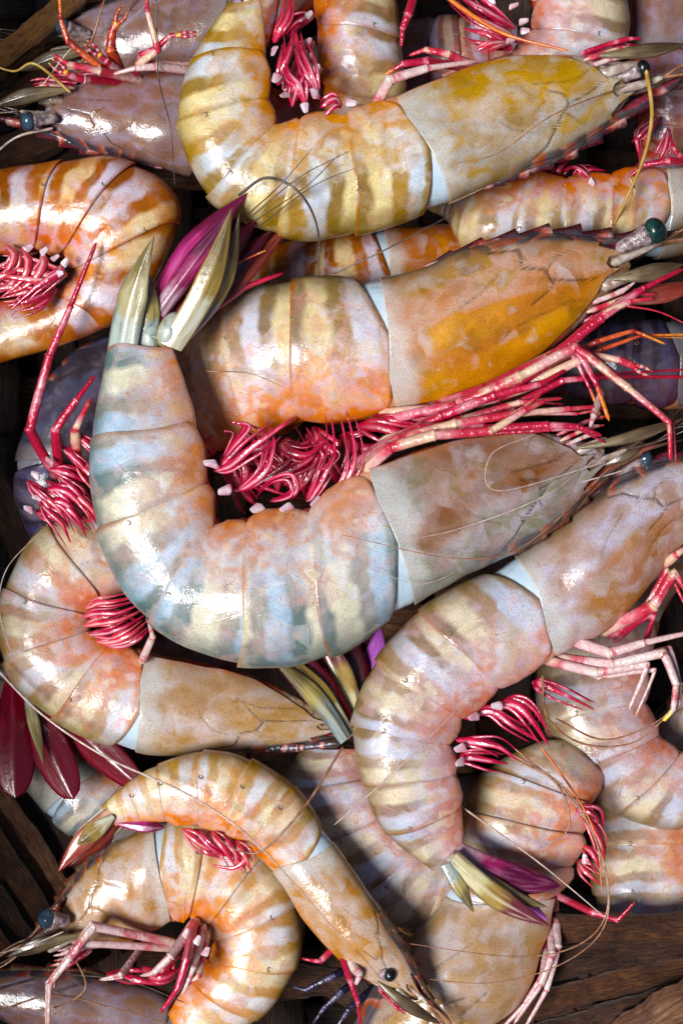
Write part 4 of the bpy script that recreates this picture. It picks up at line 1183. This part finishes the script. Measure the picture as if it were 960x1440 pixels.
# ---- pale prawn, lower left
P10 = Prawn('pale peach prawn coiled tightly under the lower left of the U-shaped prawn',
    [(478, 1036, 446, 990, -80), (372, 1056, 352, 945, -82), (288, 1060, 280, 925, -85), (205, 1060, 205, 912, -88)],
    [(85, 1018, 168, 898, -92), (8, 940, 140, 885, -95), (4, 840, 132, 868, -98), (58, 746, 145, 850, -100), (150, 720, 175, 838, -110), (260, 740, 240, 830, -130)],
    pal='blush', seed=10, fine=True)
P10.rostrum((500, 1050, -70), 'rostrum', 5, 12, 0.4)
for pts, kn, m, r in [
    ([(120, 856, -60), (138, 848, -34), (160, 846, -26), (196, 838, -40)], None, 'pleopod_pink', 8),
    ([(116, 868, -60), (136, 862, -32), (165, 862, -24), (202, 848, -40)], None, 'pleopod', 8),
    ([(118, 880, -60), (140, 876, -32), (168, 872, -22), (204, 856, -40)], None, 'pleopod_pink', 8),
    ([(124, 892, -60), (146, 890, -32), (174, 882, -22), (206, 864, -40)], None, 'pleopod', 8),
    ([(136, 902, -60), (158, 902, -34), (184, 892, -24), (206, 874, -40)], None, 'pleopod_pink', 9),
    ([(150, 908, -60), (172, 908, -36), (196, 898, -28), (210, 884, -40)], None, 'pleopod', 8),
    ([(140, 860, -70), (165, 880, -50), (190, 900, -50)], None, 'pleopod_dark', 14)]:
    P10.pleo(pts, r, m, kn)
P10.leg([(205, 915, -20), (215, 895, -10), (208, 870, -20)], 7, 'leg_white')
P10.antenna([(-10, 935, -40), (60, 1005, -20), (150, 1065, -10), (260, 1115, 40), (345, 1172, 60), (420, 1250, 50), (490, 1330, 40)], 1.9, 'antenna_pale')

# ---- pink prawn in the middle with its fan
P11 = Prawn('pink prawn half hidden at centre bottom, its dark red fan spread below the U',
    [(810, 1420, 800, 1330, -220), (760, 1400, 760, 1300, -215), (720, 1380, 720, 1270, -205), (680, 1350, 690, 1230, -195)],
    [(630, 1330, 660, 1205, -150), (572, 1312, 632, 1178, -130), (505, 1268, 604, 1152, -112), (438, 1192, 570, 1128, -102), (392, 1108, 540, 1092, -98), (428, 1046, 508, 1052, -95)],
    pal='pink', seed=11)
P11.fin((486, 1040, -50), (378, 922, -28), 30, 'fan_silver', -0.3, 0.03, 1.9, 'uropod', 0.05, 0.7)
P11.fin((490, 1038, -60), (398, 916, -40), 34, 'fan_olive', -0.1, 0.03, 1.7, 'uropod', 0.03, 0.7)
P11.fin((494, 1036, -72), (416, 908, -55), 44, 'fan_crimson', 0.1, 0.03, 1.5, 'uropod', 0.0, 0.7)
P11.fin((500, 1030, -82), (440, 880, -75), 52, 'fan_yellow', 0.2, 0.03, 1.4, 'uropod', 0.03, 0.6)
P11.fin((506, 1026, -90), (480, 870, -100), 56, 'fan_dark', 0.2, 0.03, 1.4, 'uropod', 0.0, 0.6)
P11.fin((512, 1010, -100), (535, 880, -108), 44, 'fan_purple', 0.2, 0.03, 1.6, 'telson')
P11.leg([(370, 1052, -80), (420, 1052, -66), (480, 1044, -60)], 8, 'rostrum', 0.8, 'spine_ridge')

# ---- lower right prawn
P12 = Prawn('pinkish white prawn bent down the lower right, purple tail fan at its lower end',
    [(1015, 632, 1005, 722, 5), (905, 655, 935, 805, 5), (822, 704, 852, 896, 5), (738, 774, 776, 930, 5)],
    [(598, 850, 712, 972, 5), (532, 925, 660, 1012, 5), (496, 1008, 642, 1042, 5), (507, 1092, 648, 1080, 0), (540, 1168, 652, 1128, -5), (606, 1224, 652, 1194, -5)],
    pal='pink', seed=12, fine=True)
P12.rostrum((1110, 640, 0), 'rostrum', 9, 20, 0.9)
P12.eye(985, 690, 45, (960, 700, 40), 18, 'eye', 10)
for pts, r, m in [
    ([(806, 902, 40), (856, 918, 55), (905, 904, 60), (975, 888, 60)], 10, 'leg_white'),
    ([(868, 880, 40), (918, 852, 56), (948, 805, 62), (975, 850, 60)], 11, 'leg_red'),
    ([(812, 930, 35), (860, 934, 50), (932, 918, 58), (950, 962, 56), (946, 998, 50), (932, 1014, 46)], 9, 'leg_whitey'),
    ([(790, 935, 30), (838, 946, 46), (910, 934, 52), (884, 998, 46)], 9, 'leg_white'),
    ([(880, 885, 30), (920, 860, 40), (905, 905, 20)], 7, 'leg_crimson'),
    ([(930, 800, 30), (950, 780, 40), (980, 760, 40)], 9, 'leg_red')]:
    P12.leg(pts, r, m, dup=1)
for pts, kn, m, r in [
    ([(748, 960, 10), (760, 962, 34), (790, 975, 40), (836, 998, 36)], None, 'leg_crimson', 9),
    ([(690, 995, 10), (720, 990, 34), (745, 1010, 40), (772, 1050, 36)], (698, 992, 42), 'pleopod', 12),
    ([(650, 1010, 10), (690, 1000, 20), (720, 1020, 30), (760, 1044, 20)], (665, 1008, 36), 'pleopod', 10),
    ([(640, 1040, 10), (670, 1044, 30), (700, 1050, 36), (728, 1070, 30)], (646, 1052, 36), 'pleopod', 10),
    ([(640, 1070, 0), (660, 1065, 20), (690, 1070, 20), (715, 1074, 10)], (646, 1072, 34), 'pleopod', 9),
    ([(740, 985, 0), (742, 1000, 10), (745, 1020, 10)], None, 'pleopod_dark', 9)]:
    P12.pleo(pts, r, m, kn, kr=13)
P12.fin((636, 1196, 4), (788, 1246, -6), 46, 'fan_plum', 0.1, 0.03, 1.2, 'uropod', 0.07, 0.7)
P12.fin((640, 1204, 16), (770, 1276, 8), 28, 'fan_silver', 0.0, 0.03, 1.8, 'uropod', 0.08, 0.7)
P12.fin((636, 1208, 24), (772, 1302, 20), 34, 'fan_yellow', -0.1, 0.03, 1.7, 'uropod', 0.05, 0.8)
P12.fin((628, 1214, 25), (666, 1284, 25), 22, 'fan_silver', 0.2, 0.03, 2.2, 'telson', 0.0, 0.9)
P12.fin((644, 1205, -10), (770, 1294, -16), 36, 'fan_purple', 0.2, 0.03, 1.6)
cheek(P12, 640, 1210, 24, 11, 'tail_joint')
P12.antenna([(762, 950, 60), (770, 1010, 30), (820, 1046, 10), (890, 1044, 10), (945, 1000, 20)], 1.8, 'antenna')

# ---- two prawns at the right edge
P13 = Prawn('lilac-pink prawn behind the white legs at the right edge',
    [(960, 690, 1030, 730, -160), (900, 740, 1000, 780, -155), (840, 800, 960, 830, -150), (790, 862, 930, 880, -140)],
    [(758, 930, 915, 925, -135), (757, 1005, 915, 980, -132), (792, 1080, 930, 1025, -130), (858, 1142, 955, 1050, -130), (945, 1165, 990, 1050, -130), (1060, 1150, 1050, 1070, -135)],
    pal='pink', seed=13)
P14 = Prawn('pale lilac prawn low at the right edge resting behind the cane',
    [(1000, 940, 1080, 960, -215), (940, 980, 1050, 1000, -210), (895, 1030, 1025, 1045, -205), (860, 1085, 1005, 1090, -195)],
    [(840, 1135, 995, 1130, -180), (830, 1192, 995, 1185, -165), (832, 1250, 998, 1240, -155), (852, 1312, 1004, 1290, -155), (890, 1362, 1012, 1330, -160), (945, 1398, 1015, 1360, -165)],
    pal='blush', seed=14)

# ---- curled one below the bent prawn
P15 = Prawn('tan prawn lying head-down at the bottom, right of centre, below the purple tail fan',
    [(470, 1500, 660, 1475, -95), (525, 1390, 742, 1408, -98), (578, 1318, 775, 1325, -102), (618, 1262, 788, 1255, -108)],
    [(645, 1205, 812, 1215, -98), (650, 1142, 828, 1175, -96), (682, 1084, 836, 1135, -98), (742, 1052, 846, 1108, -105), (805, 1050, 862, 1098, -140), (870, 1070, 880, 1105, -150)],
    pal='blush', seed=15, fine=True)
for pts, kn, m, r in [
    ([(815, 1150, -80), (830, 1160, -50), (845, 1190, -50), (850, 1220, -60)], None, 'pleopod_pink', 9),
    ([(818, 1190, -80), (832, 1200, -50), (845, 1225, -50)], None, 'pleopod', 9),
    ([(812, 1210, -80), (822, 1225, -56), (845, 1245, -60)], (822, 1208, -52), 'pleopod_pink', 9),
    ([(800, 1140, -80), (822, 1140, -50), (838, 1150, -50), (842, 1175, -60)], None, 'pleopod', 8)]:
    P15.pleo(pts, r, m, kn, kr=12)
for q in ([(775, 1300, -90), (776, 1340, -70), (760, 1385, -66), (722, 1440, -70)], [(782, 1285, -95), (784, 1330, -78), (768, 1392, -76), (735, 1450, -80)], [(770, 1330, -90), (764, 1372, -72), (738, 1412, -72), (700, 1452, -76)]):
    P15.leg(q, 8, 'leg_white')
P15.leg([(800, 1270, -70), (830, 1282, -50), (868, 1294, -40), (892, 1268, -30)], 7, 'leg_crimson')
for q in ([(520, 1350, -120), (470, 1372, -100), (430, 1392, -100), (412, 1388, -105)], [(525, 1365, -125), (480, 1395, -105), (455, 1418, -105), (440, 1440, -110)], [(530, 1390, -120), (490, 1420, -100), (470, 1450, -100)]):
    P15.leg(q, 7, 'leg_dark')
P15.antenna([(690, 1045, -20), (790, 1105, -10), (840, 1190, 0), (853, 1280, 0), (810, 1330, 0), (720, 1345, -10), (560, 1325, -20)], 1.5, 'antenna')
P15.antenna([(720, 1050, -20), (800, 1120, -10), (848, 1210, 0), (850, 1300, 0), (790, 1355, 0), (690, 1382, -10), (580, 1375, -20)], 1.3, 'antenna')
P15.antenna([(716, 1065, -20), (780, 1100, -10), (800, 1160, -10), (760, 1200, -20)], 1.8, 'antenna')
P15.antenna([(650, 1135, -10), (760, 1215, -10), (850, 1290, 0)], 1.6, 'antenna_pale')

# ---- arched prawn, bottom
P16 = Prawn('cream prawn arched at the bottom centre, sharp head pointing to the lower right',
    [(596, 1388, 552, 1402, -10), (560, 1318, 484, 1362, -12), (518, 1252, 426, 1300, -15), (474, 1192, 378, 1222, -20)],
    [(418, 1108, 346, 1192, -20), (358, 1070, 318, 1180, -22), (292, 1056, 284, 1166, -25), (228, 1072, 240, 1160, -30), (184, 1098, 204, 1156, -32), (140, 1134, 158, 1164, -36)],
    pal='warm', seed=16, fine=True)
P16.rostrum((622, 1428, -15), 'rostrum_olive', 7, 12, 0.6)
P16.eye(546, 1370, 8, (530, 1366, -2), 10, 'eye', 9)
P16.scales((620, 1440, 0), 30, 'scale_olive', (530, 1380, 5), 0.3)
for pts, r, m in [
    ([(478, 1340, 10), (492, 1378, 20), (503, 1410, 15), (508, 1460, 5)], 6, 'leg_crimson'),
    ([(470, 1335, 0), (450, 1352, -10), (424, 1348, -20)], 6, 'leg_crimson'),
    ([(485, 1350, 10), (505, 1370, 20), (500, 1385, 20)], 9, 'leg_white')]:
    P16.leg(pts, r, m)
for pts, kn, m, r in [
    ([(256, 1166, -20), (268, 1176, 6), (286, 1190, 8), (312, 1200, 0)], None, 'pleopod_pink', 8),
    ([(272, 1166, -20), (284, 1178, 8), (300, 1194, 12), (326, 1206, 4)], None, 'pleopod', 8),
    ([(290, 1168, -20), (304, 1180, 10), (318, 1198, 14), (334, 1222, 4)], None, 'pleopod_pink', 9),
    ([(306, 1172, -20), (320, 1186, 10), (334, 1204, 14), (346, 1226, 4)], None, 'pleopod', 8),
    ([(322, 1178, -20), (336, 1192, 10), (346, 1208, 14), (354, 1228, 4)], None, 'pleopod_pink', 8),
    ([(338, 1186, -20), (346, 1204, 8), (330, 1220, 10), (296, 1216, 2)], None, 'pleopod_pink', 8),
    ([(280, 1180, -30), (300, 1195, -10), (330, 1205, -10)], None, 'pleopod_dark', 13)]:
    P16.pleo(pts, r, m, kn)
P16.fin((162, 1142, -28), (82, 1226, -30), 30, 'fan_orange', 0.1, 0.03, 1.9, 'uropod', 0.04, 0.8)
P16.fin((166, 1150, -32), (98, 1218, -40), 26, 'fan_brown', 0.1, 0.03, 1.9, 'uropod', -0.02, 0.8)
P16.fin((160, 1148, -20), (108, 1188, -15), 26, 'fan_olive', 0.0, 0.03, 1.4, 'telson')
P16.fin((162, 1152, -36), (130, 1200, -50), 30, 'fan_magenta', 0.3, 0.03, 1.2)
P16.fin((165, 1158, -30), (232, 1164, -22), 20, 'fan_magenta', 0.3, 0.03, 1.2)
P16.antenna([(482, 1050, 30), (430, 1132, 60), (372, 1194, 60), (335, 1196, 50), (308, 1180, 40)], 1.9, 'antenna')

# ---- coiled prawn, bottom left
P17 = Prawn('tan prawn coiled at the bottom left with thin white legs folded inside',
    [(82, 1268, 112, 1342, -100), (118, 1218, 170, 1332, -98), (160, 1184, 212, 1318, -98), (208, 1160, 244, 1300, -100)],
    [(282, 1145, 262, 1296, -105), (372, 1178, 286, 1302, -108), (420, 1262, 294, 1320, -108), (418, 1355, 290, 1345, -108), (368, 1428, 268, 1372, -108), (270, 1490, 235, 1420, -110)],
    pal='warm', seed=17, fine=True)
P17.rostrum((20, 1340, -105), 'rostrum_olive', 7, 14, 0.7)
P17.eye(70, 1292, -60, (98, 1296, -70), 15, 'eye_blue', 10)
P17.scales((10, 1345, -60), 40, 'scale_olive', (110, 1315, -60), 0.3)
for pts, r, m in [
    ([(228, 1328, -50), (132, 1303, -25), (98, 1348, -20), (70, 1385, -20), (68, 1460, -30)], 8, 'leg_white'),
    ([(222, 1338, -55), (118, 1326, -32), (90, 1352, -30), (76, 1390, -40)], 7, 'leg_white'),
    ([(262, 1318, -45), (240, 1345, -25), (216, 1368, -30), (200, 1372, -40)], 8, 'leg_white'),
    ([(268, 1320, -40), (262, 1350, -15), (250, 1390, -20), (226, 1424, -30)], 8, 'pleopod'),
    ([(280, 1330, -45), (272, 1362, -25), (256, 1400, -30)], 7, 'leg_white'),
    ([(285, 1340, -45), (280, 1372, -30), (258, 1388, -35)], 7, 'leg_red'),
    ([(190, 1345, -70), (170, 1370, -50), (140, 1378, -50)], 6, 'leg_white')]:
    P17.leg(pts, r, m, dup=1)
for pts in [[(200, 1360, -80), (220, 1375, -60), (240, 1370, -60), (255, 1360, -70)], [(150, 1370, -90), (190, 1378, -70), (230, 1385, -70)], [(240, 1340, -70), (230, 1365, -60), (210, 1385, -70)]]:
    P17.pleo(pts, 12, 'pleopod_dark')
for x, y in [(262, 1312), (278, 1322), (290, 1338)]:
    P17.knob((x, y, -40), (x - 10, y + 20, -40), P17.cara, 11)

# ---- crimson fan, left edge
P18 = Prawn('prawn under the coiled peach one, showing only its broad crimson tail fan',
    [(330, 900, 330, 980, -235), (270, 890, 270, 985, -235), (220, 880, 215, 985, -232), (170, 870, 170, 980, -230)],
    [(140, 868, 140, 975, -228), (110, 872, 112, 972, -222), (82, 880, 88, 968, -215), (58, 890, 68, 965, -205), (36, 900, 50, 962, -195), (12, 915, 30, 962, -180)],
    pal='mauve', seed=18)
P18.fin((18, 950, -150), (22, 1122, -110), 64, 'fan_petal', 0.1, 0.05, 0.75)
P18.fin((30, 955, -150), (104, 1124, -108), 60, 'fan_petal', -0.05, 0.05, 0.8)
P18.fin((42, 955, -155), (204, 1112, -112), 54, 'fan_petal', -0.15, 0.05, 0.9)
P18.fin((34, 955, -140), (62, 1076, -95), 20, 'fan_pale', 0.1, 0.03, 1.8, 'telson')

P19 = Prawn('grey prawn back under the crimson fan at the left',
    [(-60, 960, 40, 930, -210), (-20, 1030, 85, 990, -205), (20, 1090, 125, 1030, -200), (60, 1140, 160, 1070, -195)],
    [(95, 1172, 180, 1085, -195), (130, 1190, 205, 1100, -200), (165, 1205, 230, 1120, -210), (200, 1220, 250, 1150, -220), (230, 1235, 270, 1180, -225), (260, 1250, 285, 1210, -225)],
    pal='cool', seed=19)

P20 = Prawn('brown-grey prawn head along the bottom left corner below the white legs',
    [(-40, 1372, -30, 1425, -120), (60, 1362, 60, 1462, -125), (150, 1372, 140, 1490, -130), (230, 1395, 210, 1520, -140)],
    [(300, 1430, 260, 1545, -160), (350, 1480, 300, 1570, -175), (380, 1540, 330, 1600, -180), (390, 1600, 340, 1630, -180), (390, 1660, 350, 1670, -180), (380, 1710, 350, 1710, -180)],
    pal='mauve', seed=20)
P20.rostrum((-120, 1350, -110), 'rostrum_olive', 7, 14, 0.9)

# ---- top right group
P21 = Prawn('pinkish brown prawn at the top edge with magenta swimmerets, right of centre',
    [(480, -160, 560, -120, -160), (570, -190, 620, -100, -150), (670, -200, 680, -80, -140), (760, -170, 710, -50, -130)],
    [(840, -110, 735, -20, -120), (880, -20, 742, 10, -112), (878, 62, 738, 42, -108), (820, 125, 715, 70, -112), (740, 160, 680, 85, -130), (650, 170, 620, 100, -150)],
    pal='pink', seed=21)
for pts, kn, m, r in [
    ([(730, 60, -70), (700, 40, -50), (660, 20, -50), (620, -10, -60)], (736, 30, -45), 'pleopod', 10),
    ([(725, 40, -70), (690, 20, -45), (655, 0, -50), (630, -20, -60)], (722, 8, -40), 'pleopod', 10),
    ([(720, 70, -70), (690, 50, -60), (650, 40, -70)], (738, 44, -42), 'pleopod_dark', 11),
    ([(700, 15, -70), (680, 0, -50), (660, -20, -50)], (690, 2, -45), 'pleopod', 9),
    ([(715, 60, -60), (690, 62, -40), (668, 72, -40)], (718, 56, -38), 'pleopod_pink', 9)]:
    P21.pleo(pts, r, m, kn, kr=11)
P21.antenna([(610, -20, 0), (650, 12, 10), (710, 48, 30), (800, 72, 50)], 4.0, 'antenna_orange')
P21.leg([(588, -30, -40), (574, 20, -30), (566, 40, -30), (564, 66, -30)], 8, 'leg_crimson')

P22 = Prawn('dark reddish prawn deep in the gap at the top centre right',
    [(420, 60, 450, 150, -250), (490, 40, 510, 150, -245), (550, 30, 560, 150, -240), (600, 25, 605, 145, -235)],
    [(640, 22, 645, 140, -230), (680, 25, 680, 140, -230), (720, 35, 715, 140, -230), (760, 50, 745, 140, -235), (795, 70, 775, 140, -240), (830, 95, 810, 140, -245)],
    pal='mauve', seed=22)

P23 = Prawn('tan prawn abdomen behind the green eye at the upper right edge',
    [(1200, 320, 1180, 210, -150), (1110, 345, 1090, 210, -145), (1020, 352, 1005, 225, -140), (930, 362, 925, 232, -118)],
    [(858, 366, 860, 238, -112), (792, 366, 800, 244, -112), (726, 364, 748, 240, -116), (662, 358, 696, 246, -126), (630, 312, 660, 260, -175), (590, 290, 620, 262, -190)],
    pal='tan', seed=23)
for pts, kn, m, r in [
    ([(830, 262, -110), (822, 245, -90), (806, 235, -90), (790, 240, -100)], (832, 256, -86), 'pleopod', 8),
    ([(800, 262, -120), (812, 245, -100), (830, 238, -96), (850, 240, -105)], (798, 258, -92), 'pleopod', 8),
    ([(790, 262, -130), (785, 240, -120), (800, 225, -120)], None, 'pleopod_dark', 10)]:
    P23.pleo(pts, r, m, kn, kr=9)
P23.leg([(990, 225, -90), (940, 226, -75), (905, 232, -80), (885, 248, -85)], 7, 'leg_crimson')
P23.leg([(990, 240, -90), (950, 215, -80), (940, 190, -85)], 6, 'leg_crimson')

P24 = Prawn('mauve prawn at the right edge beyond the yellow prawn head',
    [(960, -150, 880, -110, -190), (985, -80, 885, -60, -185), (1000, 0, 880, 10, -175), (1005, 80, 880, 80, -165)],
    [(1005, 130, 885, 125, -165), (1000, 180, 890, 165, -170), (985, 225, 893, 195, -180), (960, 260, 895, 222, -195), (925, 280, 880, 240, -205), (880, 290, 850, 255, -210)],
    pal='mauve', seed=24)
for pts in [[(905, 170, -120), (895, 195, -100), (900, 225, -110)], [(925, 165, -120), (905, 185, -96), (888, 200, -100)], [(940, 180, -120), (935, 205, -96), (925, 232, -100)]]:
    P24.pleo(pts, 8, 'pleopod')

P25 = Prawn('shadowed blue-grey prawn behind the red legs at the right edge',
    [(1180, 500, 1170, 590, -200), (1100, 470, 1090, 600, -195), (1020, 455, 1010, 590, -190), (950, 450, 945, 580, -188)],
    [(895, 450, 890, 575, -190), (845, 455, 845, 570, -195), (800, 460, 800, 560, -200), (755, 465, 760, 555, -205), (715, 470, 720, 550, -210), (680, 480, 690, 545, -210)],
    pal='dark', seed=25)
for p, m, r, pts in [
    (P1, 'antenna_pale', 0.9, [(850, 650, 70), (700, 690, 122), (690, 640, 118), (752, 610, 112)]),
    (P2, 'antenna_dark', 1.2, [(470, 385, 40), (540, 352, 60), (600, 320, 70), (640, 300, 70)]),
    (P2, 'antenna', 0.9, [(290, 522, 10), (350, 525, 30), (400, 545, 32)]),
    (P2, 'antenna_red', 1.6, [(880, 430, 40), (930, 440, 40), (990, 470, 30)]),
    (P4, 'antenna', 1.0, [(880, 120, 20), (780, 160, 90), (700, 215, 90), (640, 230, 90)]),
    (P6, 'antenna_dark', 1.2, [(220, -20, 10), (222, 100, -10), (240, 180, -5), (246, 262, -30)]),
    (P6, 'antenna_pale', 1.2, [(60, 120, -40), (110, 60, -30), (170, 40, -60), (230, -20, -60)]),
    (P12, 'antenna_pale', 1.0, [(470, 1160, 20), (560, 1080, 90), (640, 1000, 90)]),
    (P12, 'antenna_pale', 0.9, [(880, 660, 60), (760, 700, 60), (690, 770, 60), (600, 820, 100), (520, 800, 125)]),
    (P13, 'antenna', 1.4, [(780, 1010, -20), (850, 1040, -30), (930, 1010, -20), (960, 960, 0)]),
    (P15, 'antenna_orange', 1.6, [(760, 1050, -30), (810, 1120, -30), (838, 1180, -30), (846, 1260, -30)]),
    (P17, 'antenna_pale', 1.2, [(90, 1310, -50), (40, 1330, -50), (-20, 1345, -60)]),
    (P17, 'antenna', 1.4, [(95, 1330, -50), (120, 1390, -20), (60, 1420, -50), (-20, 1410, -60)]),
    (P20, 'antenna_dark', 2.0, [(-20, 1395, -60), (80, 1372, -70), (180, 1380, -70), (260, 1410, -70)]),
    (P20, 'antenna', 1.6, [(-20, 1430, -60), (70, 1400, -64), (150, 1415, -70), (240, 1440, -70)]),
    (P10, 'antenna_pale', 1.0, [(20, 930, -30), (0, 860, -20), (10, 800, -20), (60, 745, -20)]),
    (P23, 'antenna_gold', 1.8, [(885, 250, -60), (892, 270, -60), (880, 300, -60)])]:
    p.antenna(pts, r, m)
for q in (P1, P2, P4, P6, P7, P16, P17, P20):
    q.head_parts()
print('objects', len(bpy.data.objects))
